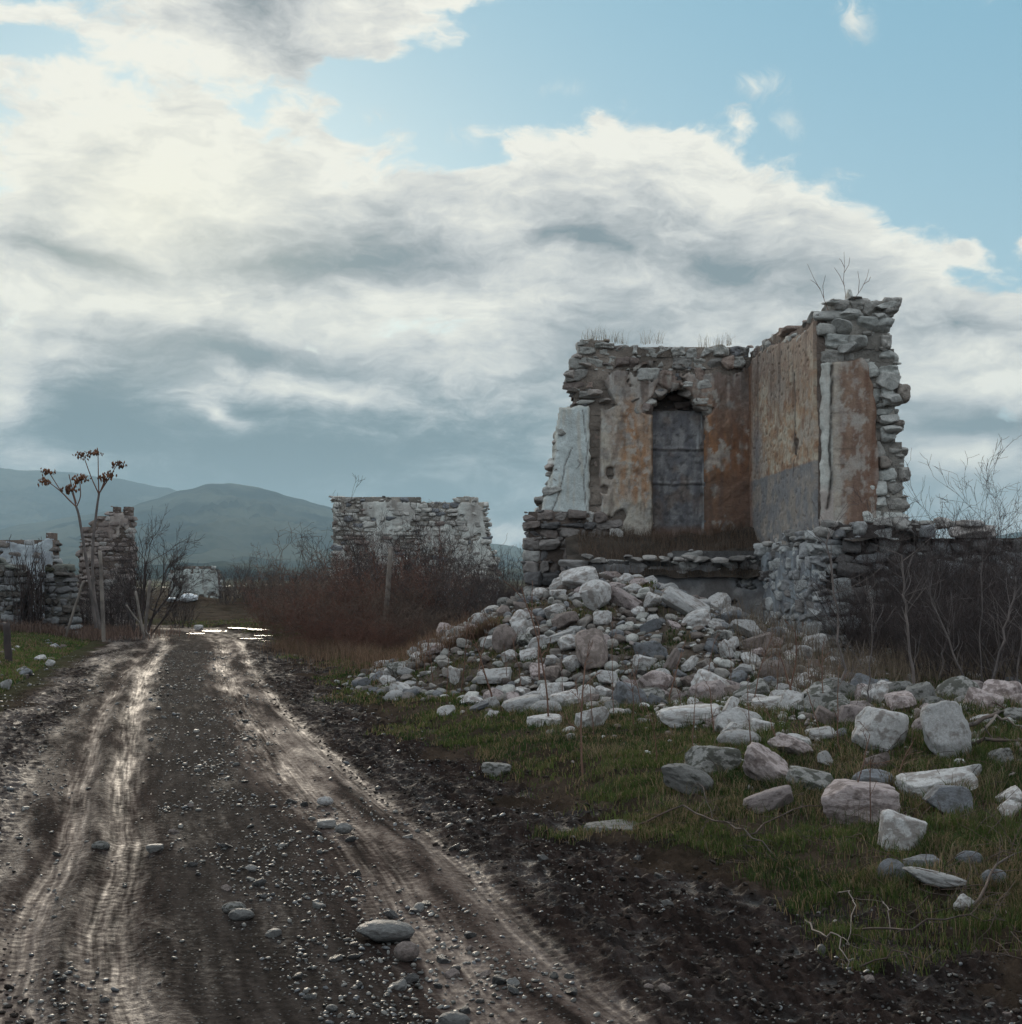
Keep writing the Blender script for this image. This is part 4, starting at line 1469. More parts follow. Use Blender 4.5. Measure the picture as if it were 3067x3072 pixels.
# --- foundations
DARKCOL = [((0.26, 0.23, 0.215), 4), ((0.20, 0.165, 0.15), 3), ((0.15, 0.14, 0.14), 2), ((0.38, 0.36, 0.34), 2)]
PL_ = Plane((0.0, 24.7), (2.0, 24.7))
polyL = PL_.poly([(990, 972), (1040, 968), (1100, 974), (1165, 976), (1170, 1000), (1190, 1040), (1215, 1075)])
polyL = [(polyL[0][0], -0.1)] + polyL + [(polyL[-1][0] + 0.15, -0.1)]
wall('left_foundation', ruin, PL_, polyL, 0.9, seed=41, sub=3, cols=DARKCOL, course=(0.10, 0.24), ln=(0.15, 0.4), proud=0.06, rough=1.5)
PF = Plane((1.1, 23.2), (4.15, 23.2))
polyF = [(-0.3, 0.1), (-0.3, 1.78), (3.1, 1.82), (3.1, 0.1)]
FU = lambda u: PF.uz(u, 1100)[0]
FZ = lambda v: PF.uz(1300, v)[1]
wall('front_foundation', ruin, PF, polyF, 0.5, seed=43, bare=lambda u, z: z > 1.55 or u > FU(1405), course=(0.12, 0.2), cols=[((0.40, 0.38, 0.36), 3), ((0.28, 0.26, 0.25), 3)], proud=0.035, mortar=(0.085, 0.08, 0.078))


def fcol(u, z):
    c = mixc((0.20, 0.195, 0.20), (0.15, 0.135, 0.13), sst(-0.3, 0.3, fbm2(u * 1.5, z * 2, 4, 411)))
    c = mixc(c, (0.30, 0.28, 0.27), sst(0.1, 0.4, fbm2(u * 3, z * 3, 4, 413)) * 0.7)
    return mixc(c, (0.10, 0.085, 0.075), sst(1.5, 1.75, z + 0.1 * fbm2(u * 3, z * 3, 2, 414)) * 0.35)


plaster('foundation_render', ruin, PF, -0.2, 3.0, 0.2, 1.78, lambda u, z: np.minimum(0.1, 0.16 + 0.5 * fbm2(u * 1.4, z * 2.0, 4, 415, 0.6) - 0.4 * sst(1.66, 1.76, z) + 0.25 * sst(2.8, 1.5, u) * sst(1.6, 1.3, z)), fcol, depth=0.045)

PG = Plane((4.02, 23.3), (4.27, 20.05))
zt0 = 1.95
polyG = [(0.0, 0.0), (0.0, 1.9), (1.0, 2.02), (2.0, 2.12), (PG.L, 2.14), (PG.L, 0.0)]
wall('side_foundation', ruin, PG, polyG, 0.6, seed=45, sub=3, mortar=(0.20, 0.19, 0.185), course=(0.10, 0.2), ln=(0.14, 0.36), cols=[((0.44, 0.43, 0.42), 5), ((0.32, 0.31, 0.31), 3), ((0.22, 0.2, 0.19), 1)], proud=0.05, rough=1.4)
plaster('side_render', ruin, PG, 0.0, PG.L, 0.2, 1.9, lambda u, z: np.minimum(0.1, 0.02 + 0.42 * fbm2(u * 1.1, z * 1.8, 4, 425, 0.6) + 0.1 * np.exp(-((u - 1.6) / 1.0) ** 2 - ((z - 1.2) / 0.5) ** 2)),
        lambda u, z: mixc((0.27, 0.285, 0.30), (0.19, 0.19, 0.20), sst(-0.3, 0.3, fbm2(u * 2, z * 2, 4, 427))), depth=0.06)

PH = Plane((4.25, 20.05), (11.0, 19.4))
polyH = PH.poly([(1556, 992), (1600, 985), (1660, 990), (1720, 985), (1742, 1000), (1800, 1012), (1860, 1008), (1929, 1016), (2050, 1012)])
polyH = [(0.0, 0.05), (0.0, polyH[0][1])] + polyH[1:] + [(6.7, polyH[-1][1]), (6.7, 0.0)]
wall('retaining_wall', ruin, PH, polyH, 0.6, seed=47, course=(0.10, 0.22), ln=(0.16, 0.46), cols=[((0.26, 0.255, 0.26), 4), ((0.17, 0.155, 0.15), 3), ((0.38, 0.37, 0.36), 1.5)], proud=0.06, rough=1.5, mortar=(0.06, 0.05, 0.046))
# dressed corner stones of a doorway in the basement
q = []
R = np.random.default_rng(49)
for (v0, v1, ua, ub, tilt) in [(1090, 1135, 1572, 1606, .10), (1134, 1162, 1560, 1602, 0), (1162, 1196, 1556, 1602, 0), (1196, 1220, 1552, 1600, .01), (1220, 1262, 1552, 1604, 0), (1262, 1300, 1552, 1604, 0),
                             (1148, 1172, 1532, 1552, 0), (1172, 1200, 1530, 1550, 0), (1200, 1245, 1532, 1550, 0)]:
    a = at(ua, v0, 19.98); b_ = at(ub, v1, 19.98)
    c = (a + b_) / 2 + np.array([0, 0.12, 0])
    U2 = np.array([cos(tilt), 0, sin(tilt)]); Z2 = np.array([-sin(tilt), 0, cos(tilt)])
    q.append((c, ((b_[0] - a[0]) / 2, 0.24, (a[2] - b_[2]) / 2 * 0.97), np.stack([U2, [0, -1, 0], Z2]), 'block', np.array((0.30, 0.295, 0.29)) * R.uniform(.85, 1.1)))
stones_mesh('dressed_corner', q, mat_stone, ruin, sub=3)

# earth fill of the floor, sagging forward over the foundation
def fillpart(name, x0, x1, y0, y1, zf, res=0.07, seed=1):
    xs_ = np.arange(x0, x1 + res, res); ys_ = np.arange(y0, y1 + res, res)
    Xg, Yg = np.meshgrid(xs_, ys_)
    Zg = zf(Xg, Yg) + 0.09 * fbm2(Xg * 2.5, Yg * 2.5, 4, seed) + 0.015 * fbm2(Xg * 12, Yg * 12, 2, seed + 1)
    V = np.stack([Xg, Yg, Zg], -1).reshape(-1, 3)
    ny, nx = Xg.shape; idx = np.arange(nx * ny).reshape(ny, nx)
    Q = np.stack([idx[:-1, :-1], idx[:-1, 1:], idx[1:, 1:], idx[1:, :-1]], -1).reshape(-1, 4)
    n_ = fbm2(V[:, 0] * 2, V[:, 1] * 2, 3, seed + 5)
    col = mixc((0.035, 0.027, 0.021), (0.075, 0.057, 0.045), sst(-.3, .3, n_))
    me = mesh_arr(name, V, Q, col, smooth=True)
    return link(name, me, mat_soil, ruin)


fillz = lambda x, y: 1.52 + 0.34 * sst(23.0, 23.45, y) + 0.34 * sst(23.5, 24.8, y) + 0.12 * sst(3.3, 4.0, x) * sst(23.2, 23.6, y) + 0.10 * fbm2(x * 1.3, y * 1.3, 3, 447)
fillpart('earth_floor', 0.9, 4.3, 23.05, 25.0, fillz, seed=441)
fillpart('earth_fill', 4.5, 11.0, 19.75, 25.0, lambda x, y: 2.02 - 0.07 * sst(7, 10, x), res=0.12, seed=445)
# rough rubble core showing at the ledge above the side foundation
q = []
R = np.random.default_rng(51)
for i in range(46):
    t = R.uniform(0, 1) ** 0.8
    p = PG.w(t * PG.L, 0) + np.array([R.uniform(-.02, .35), 0, 0])
    p[2] = 1.92 + 0.2 * t + R.uniform(-.08, .13)
    s_ = R.uniform(.07, .19)
    yaw = R.uniform(0, 3.1)
    q.append((p, (s_, s_ * .8, s_ * .45), np.array([[cos(yaw), sin(yaw), 0], [-sin(yaw), cos(yaw), 0], [0, 0, 1]]), 'angular', np.array((0.40, 0.37, 0.345)) * R.uniform(.5, 1.15)))
for i in range(26):
    x = R.uniform(4.3, 6.2)
    s_ = R.uniform(.08, .17); yaw = R.uniform(0, 3.1)
    q.append((np.array([x, 20.15 + R.uniform(-.15, .1), 2.16 + R.uniform(-.05, .12)]), (s_, s_ * .8, s_ * .5), np.array([[cos(yaw), sin(yaw), 0], [-sin(yaw), cos(yaw), 0], [0, 0, 1]]), 'angular', np.array((0.40, 0.37, 0.345)) * R.uniform(.5, 1.15)))
for i in range(22):
    x = R.uniform(1.1, 3.9); s_ = R.uniform(.04, .13); yaw = R.uniform(-1.5, 1.5)
    q.append((np.array([x, 23.12 + R.uniform(-.1, .12), 1.80 + R.uniform(-.03, .04)]), (s_ * 1.3, s_ * .8, s_ * .45), np.array([[cos(yaw), sin(yaw), 0], [-sin(yaw), cos(yaw), 0], [0, 0, 1]]), 'angular', np.array((0.34, 0.31, 0.29)) * R.uniform(.5, 1.15)))
stones_mesh('rubble_core', q, mat_stone, ruin, sub=3)

# ================================================================== ruins farther off
def far_ruin(name, label, plane_pts, slabs, loc, thick=0.5, **kw):
    o = thing(name, label, 'ruin', loc)
    for i, (pp, poly, kw2) in enumerate(slabs):
        pl_ = Plane(*pp)
        pz = pl_.poly(poly)
        k = dict(kw); k.update(kw2)
        mask_col = k.pop('skin', None); nm = k.pop('nm', 'wall')
        wall(nm, o, pl_, pz, thick, **k)
        if mask_col:
            us = [p[0] for p in pz]; zs = [p[1] for p in pz]
            lvl, c1, c2, sd, rs = mask_col
            plaster('plaster', o, pl_, min(us), max(us), min(zs), max(zs),
                    lambda u, z, pz=pz, lvl=lvl, sd=sd: np.minimum(np.minimum(sdpoly(u, z, pz) - 0.10, 0.1), lvl + 0.45 * fbm2(u * 1.1, z * 1.1, 4, sd, 0.6)),
                    lambda u, z, c1=c1, c2=c2, sd=sd: mixc(mixc(c1, c2, sst(-0.3, 0.35, fbm2(u * 1.5, z * 1.5, 4, sd + 2, 0.6))), (0.20, 0.17, 0.15), sst(0.1, 0.5, streaks(u, z, sd + 4, 4, 0.5)) * 0.6), depth=0.05, res=rs)
    return o


MID = dict(course=(0.10, 0.18), ln=(0.16, 0.42), proud=0.05, sub=2, thick=0.55, seed=61, cols=[((0.54, 0.51, 0.47), 6), ((0.40, 0.37, 0.34), 3), ((0.24, 0.19, 0.17), 1), ((0.22, 0.22, 0.23), 1)], rough=1.1, mortar=(0.26, 0.23, 0.20))
MIDK = {k: v for k, v in MID.items() if k != 'thick'}
far_ruin('ruined_house', 'roofless rubble-stone shell with patches of white plaster behind the dark bushes', None, [
    (((-6, 42.0), (0, 42.0)), [(623, 1200), (623, 940), (660, 942), (700, 940), (745, 936), (775, 940), (795, 942), (806, 952), (836, 952), (850, 944), (880, 940), (905, 944), (918, 956), (920, 985), (926, 1005), (926, 1030), (938, 1045), (945, 1200)],
     dict(skin=(0.03, (0.56, 0.55, 0.51), (0.40, 0.37, 0.34), 501, 0.05), nm='wall')),
], (-2.8, 42, 0), **MIDK)
# its left end shows a sliver of the wall's own thickness
far_ruin('ruined_house', 'tall broken reddish wall corner behind the bare tree and dry seed stalks on the left', None, [
    (((-15, 45.2), (-10, 45.2)), [(150, 1200), (150, 1003), (166, 992), (172, 980), (196, 976), (206, 962), (214, 956), (226, 962), (236, 958), (248, 961), (250, 985), (250, 1200)], dict(seed=71, skin=(-0.06, (0.34, 0.29, 0.26), (0.24, 0.19, 0.17), 521, 0.05), nm='tall_wall')),
    (((-13.65, 45.2), (-13.9, 43.2)), [(158, 1200), (158, 1010), (149, 1040), (149, 1200)], dict(seed=72)),
], (-12.6, 45, 0), course=(0.13, 0.22), ln=(0.2, 0.5), proud=0.05, cols=[((0.30, 0.25, 0.23), 5), ((0.20, 0.16, 0.145), 4), ((0.36, 0.33, 0.31), 2)], rough=1.3)
far_ruin('ruined_wall', 'low bluish white plastered wall at the left edge above the mossy stone piers', None, [
    (((-16, 43), (-11, 43)), [(-60, 1190), (-60, 1016), (0, 1017), (14, 1014), (40, 1020), (62, 1022), (78, 1014), (88, 1008), (102, 1010), (106, 1018), (106, 1190)], dict(seed=81, skin=(0.12, (0.40, 0.43, 0.45), (0.27, 0.28, 0.30), 531, 0.05))),
], (-13.6, 43, 0), course=(0.13, 0.22), ln=(0.2, 0.5), proud=0.04, cols=[((0.36, 0.36, 0.36), 4), ((0.2, 0.17, 0.155), 4)])
far_ruin('ruined_wall', 'pale greenish low wall standing alone at the far end of the road', None, [
    (((-21, 74), (-14, 74)), [(318, 1160), (318, 1074), (345, 1070), (395, 1069), (412, 1074), (416, 1085), (418, 1160)], dict(seed=91, skin=(0.15, (0.44, 0.46, 0.43), (0.33, 0.34, 0.32), 541, 0.08))),
], (-18.3, 74, 0), course=(0.16, 0.3), ln=(0.3, 0.7), proud=0.05, sub=1, cols=[((0.40, 0.40, 0.38), 4), ((0.2, 0.19, 0.17), 3)])
MOSS = [((0.27, 0.265, 0.265), 4), ((0.18, 0.17, 0.17), 4), ((0.11, 0.095, 0.085), 4)]
far_ruin('stone_pier', 'squat mossy-topped rubble pier right of the ivy-dark post at the left edge', None, [
    (((-13, 36), (-9, 36)), [(78, 1200), (78, 1075), (90, 1066), (118, 1064), (132, 1070), (133, 1090), (139, 1105), (139, 1200)], dict(seed=95)),
], (-11, 36, 0.5), course=(0.09, 0.19), ln=(0.13, 0.36), proud=0.05, cols=MOSS, moss=1.0, rough=1.2, mortar=(0.12, 0.11, 0.10))
far_ruin('stone_pier', 'darker mossy rubble wall stub cut off by the left edge of the picture', None, [
    (((-14, 35.5), (-9, 35.5)), [(-80, 1210), (-80, 1060), (-20, 1056), (10, 1062), (34, 1060), (44, 1072), (46, 1210)], dict(seed=97)),
], (-12.4, 35.5, 0.5), course=(0.09, 0.19), ln=(0.13, 0.36), proud=0.05, cols=MOSS, moss=1.0, rough=1.2, mortar=(0.12, 0.11, 0.10))

# little cairn of flat stones on the retaining wall
R = np.random.default_rng(99)
for i, (u, v, w_, h_, lb) in enumerate([(1838, 1003, .62, .17, 'broad pale stone lowest of the small cairn on the right-hand wall'), (1832, 988, .33, .10, 'small flat stone on top of the cairn on the right-hand wall')]):
    c = at(u, v, 19.8)
    V, F = rock_verts('slab', 900 + i, 3)
    me = mesh_arr('flat_stone', V * np.array([w_ / 2, .17, h_ / 2]), F, smooth=False)
    o = link('flat_stone', me, mat_white, None, tuple(c)); tag(o, lb, 'stone', 'stones of the cairn')


# ================================================================== stones
RK = {}
for kind, cnt in (('block', 5), ('slab', 5), ('angular', 9), ('round', 4), ('wedge', 6)):
    RK[kind] = []
    for i in range(cnt):
        V, F = rock_verts(kind, 1000 + i * 17 + len(kind), 4)
        for mname, mt in (('w', mat_white), ('g', mat_grey), ('b', mat_brown), ('l', mat_lich)):
            pass
        RK[kind].append((V, F))
mat_pw = mat_rock('wet_pebble', (0.11, 0.10, 0.095), (0.06, 0.056, 0.055), (0.035, 0.03, 0.026), 0.4, rough=0.40)
mat_pp = mat_rock('pale_pebble', (0.30, 0.285, 0.265), (0.19, 0.18, 0.17), (0.10, 0.085, 0.075), 0.4, rough=0.5)
MATS = {'w': mat_white, 'g': mat_grey, 'b': mat_brown, 'l': mat_lich, 'k': mat_pink, 'p': mat_pw, 'q': mat_pp}
_cache = {}


def rock_mesh(kind, i, m, name='stone'):
    k = (kind, i % len(RK[kind]), m, name)
    if k not in _cache:
        V, F = RK[kind][k[1]]
        me = mesh_arr(name, V, F, smooth=False)
        me.materials.append(MATS[m])
        _cache[k] = me
    return _cache[k]


def put_rock(name, kind, i, m, loc, half, rot, label, cat='stone', group=None):
    o = bpy.data.objects.new(name, rock_mesh(kind, i, m, name))
    COL.objects.link(o)
    o.location = loc; o.scale = half; o.rotation_euler = rot
    return tag(o, label, cat, group)


R = np.random.default_rng(2024)
# the stones one can single out: (u0, v0, u1, v1, kind, material, tilt, name, label)
BIG = [
    (1614, 1338, 1718, 1424, 'block', 'w', -12, 'boulder', 'large pale boulder with a dark weathered hollow on top, left of the big upright one'),
    (1742, 1328, 1848, 1444, 'wedge', 'w', 14, 'boulder', 'largest boulder, pale with one sloping side, standing upright at the foot of the bushes'),
    (1624, 1284, 1692, 1338, 'angular', 'w', 20, 'boulder', 'round-topped pale boulder behind the thin grey saplings'),
    (1540, 1482, 1698, 1562, 'block', 'k', -5, 'stone_block', 'long pinkish block lying level in the grass, biggest of the front stones'),
    (1664, 1536, 1757, 1612, 'angular', 'w', 0, 'boulder', 'rounded white lump right below the end of the long pinkish block'),
    (1706, 1452, 1848, 1510, 'slab', 'w', 10, 'stone_slab', 'white slab leaning up like a ledge over a darker stone'),
    (1745, 1492, 1840, 1548, 'angular', 'g', 0, 'boulder', 'dark stone tucked under the leaning white slab'),
    (1790, 1446, 1862, 1482, 'angular', 'w', 0, 'boulder', 'low pale stone just behind the leaning white slab'),
    (1712, 1640, 1826, 1686, 'slab', 'w', -14, 'stone_slab', 'white tapering stone nearest to the grass at the lower right'),
    (1234, 1432, 1350, 1508, 'wedge', 'l', -22, 'boulder', 'dark lichened wedge tipped on its side, leftmost of the boulder heap'),
    (1298, 1414, 1396, 1470, 'block', 'l', -4, 'boulder', 'flat-topped grey block behind the dark lichened wedge'),
    (1388, 1402, 1502, 1492, 'wedge', 'k', -28, 'boulder', 'big grey triangular stone in the middle of the boulder heap'),
    (1450, 1384, 1538, 1440, 'wedge', 'k', -20, 'boulder', 'brownish sloping stone behind the big grey triangular one'),
    (1404, 1486, 1502, 1542, 'slab', 'k', 18, 'stone_slab', 'grey slab rising to the right in front of the boulder heap'),
    (1490, 1452, 1582, 1500, 'slab', 'l', -12, 'stone_slab', 'flat bluish grey slab above the long pinkish block'),
    (1538, 1418, 1578, 1456, 'angular', 'w', 25, 'stone', 'small sharp white stone in the middle of the boulder heap'),
    (1630, 1424, 1684, 1462, 'angular', 'b', 0, 'stone', 'rusty brown stone in the twigs below the boulder with the dark hollow'),
    (1614, 1458, 1692, 1494, 'round', 'g', 0, 'stone', 'dark smooth stone behind the right end of the long pinkish block'),
    (1246, 1334, 1362, 1376, 'slab', 'w', 4, 'stone_slab', 'broad low white stone at the right foot of the rubble pile'),
    (1356, 1316, 1402, 1368, 'wedge', 'w', -30, 'stone', 'leaning white stone right of the broad low white one'),
    (1422, 1312, 1494, 1348, 'slab', 'w', 8, 'stone_slab', 'clean white slab in the grass below the right end of the rubble pile'),
    (1362, 1366, 1412, 1396, 'angular', 'w', 0, 'stone', 'white stone just below the leaning white stone'),
    (1416, 1358, 1466, 1390, 'angular', 'w', 0, 'stone', 'knobbly white stone just behind the stone with the brown underside'),
    (1358, 1382, 1438, 1414, 'round', 'w', 0, 'stone', 'rounded white stone with a brown underside above the big grey triangular one'),
    (1524, 1374, 1580, 1398, 'slab', 'w', 6, 'stone', 'long low white stone left of the boulder with the dark hollow'),
    (1534, 1334, 1584, 1376, 'slab', 'b', -25, 'stone', 'brown-backed stone leaning among the dry stalks'),
    (1884, 1514, 1936, 1550, 'angular', 'w', 0, 'stone', 'blue white stone cut by the right edge of the picture'),
    (1712, 1618, 1772, 1642, 'slab', 'g', 0, 'stone', 'flat grey stone above the white tapering stone'),
    (1808, 1610, 1856, 1638, 'round', 'g', 0, 'stone', 'grey egg-shaped stone alone in the grass on the right'),
    (1660, 1628, 1712, 1672, 'round', 'g', 0, 'stone', 'pair-like dark round stone left of the white tapering stone'),
    (1802, 1692, 1842, 1726, 'angular', 'w', 0, 'stone', 'small white stone below the white tapering stone'),
    (1855, 1644, 1905, 1676, 'round', 'g', 0, 'stone', 'dark round stone at the right, below the egg-shaped grey one'),
    (1106, 1558, 1204, 1578, 'slab', 'l', 0, 'stone_slab', 'long flat grey stone at the edge between mud and grass'),
    (908, 1442, 964, 1470, 'slab', 'l', -5, 'stone', 'flat grey stone alone at the mud edge, nearest to the road'),
    (1086, 1336, 1150, 1380, 'angular', 'w', 0, 'boulder', 'pitted white boulder alone in front of the rubble pile'),
    (1016, 1292, 1062, 1328, 'block', 'w', 0, 'stone', 'square white stone, uppermost of the three stacked at the pile foot'),
    (1002, 1324, 1060, 1354, 'round', 'w', 0, 'stone', 'rounded white stone, middle one of the three stacked at the pile foot'),
    (996, 1350, 1058, 1374, 'slab', 'w', -3, 'stone', 'flat white stone, lowest of the three stacked at the pile foot'),
    (948, 1314, 1022, 1350, 'slab', 'w', 10, 'stone', 'broad white stone left of the three stacked ones'),
    (902, 1264, 970, 1296, 'slab', 'w', 6, 'stone_slab', 'sharp-edged white slab on grass at the left foot of the rubble pile'),
    (844, 1256, 874, 1294, 'angular', 'w', 10, 'stone', 'upright white stone at the left foot of the rubble pile'),
    (883, 1322, 924, 1348, 'wedge', 'g', 25, 'stone', 'grey tilted stone in the grass left of the broad white one'),
    (928, 1184, 976, 1236, 'round', 'b', 0, 'boulder', 'dark brown rounded boulder on the left flank of the rubble pile'),
    (1086, 1192, 1152, 1274, 'wedge', 'b', 6, 'boulder', 'pointed brown stone standing upright in the middle of the rubble pile'),
    (1248, 1108, 1350, 1176, 'slab', 'w', -27, 'stone_slab', 'longest white slab, sloping down right near the top of the rubble pile'),
    (1250, 1092, 1298, 1120, 'round', 'g', 0, 'stone', 'smooth bluish grey stone above the longest sloping slab'),
    (1338, 1118, 1386, 1160, 'angular', 'w', 0, 'boulder', 'white boulder at the lower end of the longest sloping slab'),
    (846, 1114, 892, 1164, 'angular', 'w', 0, 'boulder', 'big pale stone with a dark left side on the upper left slope of the pile'),
    (1018, 1054, 1066, 1100, 'angular', 'w', 0, 'boulder', 'white stone at the summit of the pile on its left shoulder'),
    (1056, 1068, 1130, 1112, 'block', 'w', 12, 'boulder', 'broad grey white stone right of the summit of the rubble pile'),
    (1094, 1100, 1154, 1160, 'angular', 'w', 0, 'boulder', 'large squarish white stone just below the summit of the pile'),
    (1140, 1060, 1206, 1094, 'slab', 'w', 5, 'stone_slab', 'flat stone crowning the right side of the pile summit'),
    (1378, 1164, 1446, 1212, 'wedge', 'w', -20, 'boulder', 'sharp grey white stone sticking out at the right slope of the pile'),
    (1246, 1224, 1294, 1274, 'wedge', 'b', -35, 'stone', 'brownish stone tilted down right in the middle of the pile'),
    (1287, 1230, 1320, 1278, 'slab', 'w', -50, 'stone_slab', 'white slab standing on edge next to the tilted brownish stone'),
    (1434, 1252, 1500, 1296, 'round', 'b', 0, 'boulder', 'brown rounded boulder at the right end of the rubble pile'),
    (1348, 1208, 1392, 1250, 'wedge', 'w', 35, 'stone', 'upright white splinter on the right slope of the pile'),
    (1030, 1190, 1086, 1218, 'slab', 'w', 16, 'stone_slab', 'long white slab with grass under it, left of the pointed brown stone'),
    (1194, 1238, 1244, 1266, 'angular', 'w', 0, 'stone', 'white stone right of the pointed brown stone'),
    (1062, 1240, 1098, 1272, 'angular', 'w', 0, 'stone', 'white stone at the left foot of the pointed brown stone'),
    (672, 1746, 778, 1782, 'round', 'q', -3, 'flat_stone', 'large smooth flat stone lying in the middle of the road'),
    (744, 1784, 790, 1816, 'round', 'b', 0, 'stone', 'rounded brownish stone right below the large flat stone in the road'),
    (826, 1918, 886, 1945, 'round', 'q', 0, 'stone', 'stone in the road cut by the bottom edge of the picture'),
    (598, 1506, 628, 1521, 'round', 'w', 0, 'stone', 'whitest smooth pebble-like stone on the right wheel track'),
    (598, 1550, 634, 1562, 'slab', 'q', 0, 'stone', 'flat stone left of a pair beside the right wheel track'),
    (632, 1556, 664, 1574, 'round', 'q', 0, 'stone', 'rounder stone right of a pair beside the right wheel track'),
    (430, 1718, 476, 1738, 'round', 'q', 0, 'stone', 'grey rounded stone between the wheel tracks, lighter of two touching'),
    (418, 1706, 462, 1726, 'round', 'l', 0, 'stone', 'dark stone between the wheel tracks, behind the lighter one it touches'),
    (275, 1596, 306, 1610, 'slab', 'q', 0, 'stone', 'pale flat stone pressed into the bright left wheel track'),
    (172, 1590, 204, 1606, 'round', 'l', 0, 'stone', 'dark clod-like stone in the brown left wheel track'),
    (0, 1282, 20, 1304, 'angular', 'w', 0, 'stone', 'white stone at the left edge of the picture on the verge'),
    (36, 1262, 64, 1278, 'angular', 'g', 0, 'stone', 'grey stone on the left verge next to the muddy edge'),
    (84, 1242, 104, 1260, 'slab', 'w', -35, 'stone', 'small tilted white stone on the left verge'),
    (371, 1176, 388, 1186, 'slab', 'w', -20, 'stone', 'tiny white stone on the green strip where the road bends') if False else (366, 1180, 382, 1190, 'slab', 'w', 0, 'stone', 'small stone at the inner side of the far road bend'),
]
placed = []
for k, (u0, v0, u1, v1, kind, m, tilt, nm, lb) in enumerate(BIG):
    p = hit((u0 + u1) / 2, v1 - (v1 - v0) * 0.10)
    d = p[1]
    wd = (u1 - u0) * 0.52981 / FPX * d; hh = (v1 - v0) * 0.53 / FPX * d
    t = radians(tilt)
    hx = wd / 2 * 1.02; hz = hh / 2 * 1.14
    if abs(tilt) > 3:
        # sizes before the tilt so that the tilted outline fills the same width and height
        c_, s_ = abs(cos(t)), abs(sin(t))
        den = max(c_ * c_ - s_ * s_, 0.25)
        hx2 = (hx * c_ - hz * s_) / den; hz2 = (hz * c_ - hx * s_) / den
        hx = max(hx2, 0.45 * hx); hz = max(hz2, 0.45 * hz)
    hy = max(hx * R.uniform(0.6, 0.85), hz * 0.7)
    if u0 < 850 and v0 > 1400: hy = hx * 0.75
    loc = (p[0], p[1] + hy * 0.5, p[2] + hh * 0.40)
    put_rock(nm, kind, k, m, loc, (hx, hy, hz), (R.uniform(-.1, .1), -t, R.uniform(-.25, .25)), lb, 'boulder' if nm == 'boulder' else 'stone')
    placed.append((loc[0], loc[1], loc[2], max(hx, hz)))

# the rest of the heap
PILEG = 'stones of the rubble pile'
cand = []
occ = [(a, b_, c, r * 0.8) for a, b_, c, r in placed]
n_ind = 0
small = []
sizes = np.sort(np.concatenate([R.uniform(0.13, 0.19, 36), R.uniform(0.080, 0.125, 280), R.uniform(0.045, 0.085, 620), R.uniform(0.025, 0.045, 1100)]))[::-1]
for sz in sizes:
    for _try in range(30):
        x = R.uniform(-2.6, 4.6); y = R.uniform(14.6, 23.0)
        d = float(pile_d(x, y))
        if d > 1.08 + R.uniform(-0.05, 0.10): continue
        if sz > 0.16 and d > 0.95: continue
        if fbm2(np.array([x * 0.9]), np.array([y * 0.9]), 3, 83)[0] > 0.06 and R.random() < 0.85: continue
        if y > 23.0 - sz and x > 0.9: continue
        if x > 3.9 and y > 19.8: continue
        if all((x - a) ** 2 + (y - b_) ** 2 * 0.8 > ((0.92 if sz > 0.1 else 0.8) * (sz + r)) ** 2 for a, b_, c, r in occ if abs(x - a) < 0.8 and abs(y - b_) < 0.8):
            z = float(H(x, y))
            occ.append((x, y, z, sz))
            cand.append((x, y, z, sz))
            break
cand.sort(key=lambda q: -q[3])


def scatter_rocks(lst, name, label, group, mats='wwwwwwkgbl', ind=None, seed=5, cat='stone', sink=0.25, flat=(0.5, 0.85)):
    Rr = np.random.default_rng(seed)
    for (x, y, z, sz) in lst:
        kind = ('angular', 'angular', 'block', 'wedge', 'slab', 'round')[Rr.integers(0, 6)]
        fl = Rr.uniform(*flat)
        m = mats[Rr.integers(0, len(mats))]
        put_rock(name, kind, int(Rr.integers(0, 99)), m, (x, y, z + sz * fl * (1 - sink * 2) * 0.8), (sz * Rr.uniform(.95, 1.25), sz * Rr.uniform(.7, .95), sz * fl),
                 (Rr.uniform(-.45, .45), Rr.uniform(-.45, .45), Rr.uniform(0, 6.28)), label, cat, group)


def merged_rocks(lst, name, label, cat, mats=('w',), seed=6, sub=1, cols=None, flat=(0.45, 0.8), sink=0.2):
    """countless small stones as one object"""
    Rr = np.random.default_rng(seed)
    VV, FF, CC = [], [], []; o = 0
    shapes = [rock_verts(k, 3000 + i, sub) for i, k in enumerate(['angular', 'round', 'block', 'wedge', 'angular', 'round', 'slab', 'angular'])]
    for (x, y, z, sz) in lst:
        V, F = shapes[Rr.integers(0, len(shapes))]
        a = Rr.uniform(0, 6.28); t = Rr.uniform(-.5, .5)
        fl = Rr.uniform(*flat)
        W = V * np.array([sz * Rr.uniform(.9, 1.3), sz * Rr.uniform(.7, 1.0), sz * fl])
        W = W @ np.array([[cos(t), 0, sin(t)], [0, 1, 0], [-sin(t), 0, cos(t)]])
        W = W @ np.array([[cos(a), sin(a), 0], [-sin(a), cos(a), 0], [0, 0, 1]]) + np.array([x, y, z + sz * fl * (1 - 2 * sink)])
        VV.append(W); FF.append(F + o); o += len(W)
        c = np.array(cols[Rr.integers(0, len(cols))]) * Rr.uniform(.6, 1.15)
        CC.append(np.tile(c, (len(W), 1)))
    me = mesh_arr(name, np.concatenate(VV), np.concatenate(FF), np.concatenate(CC))
    return tag(link(name, me, mat_wet if name == 'gravel' else mat_stone), label, cat, None, 'stuff')


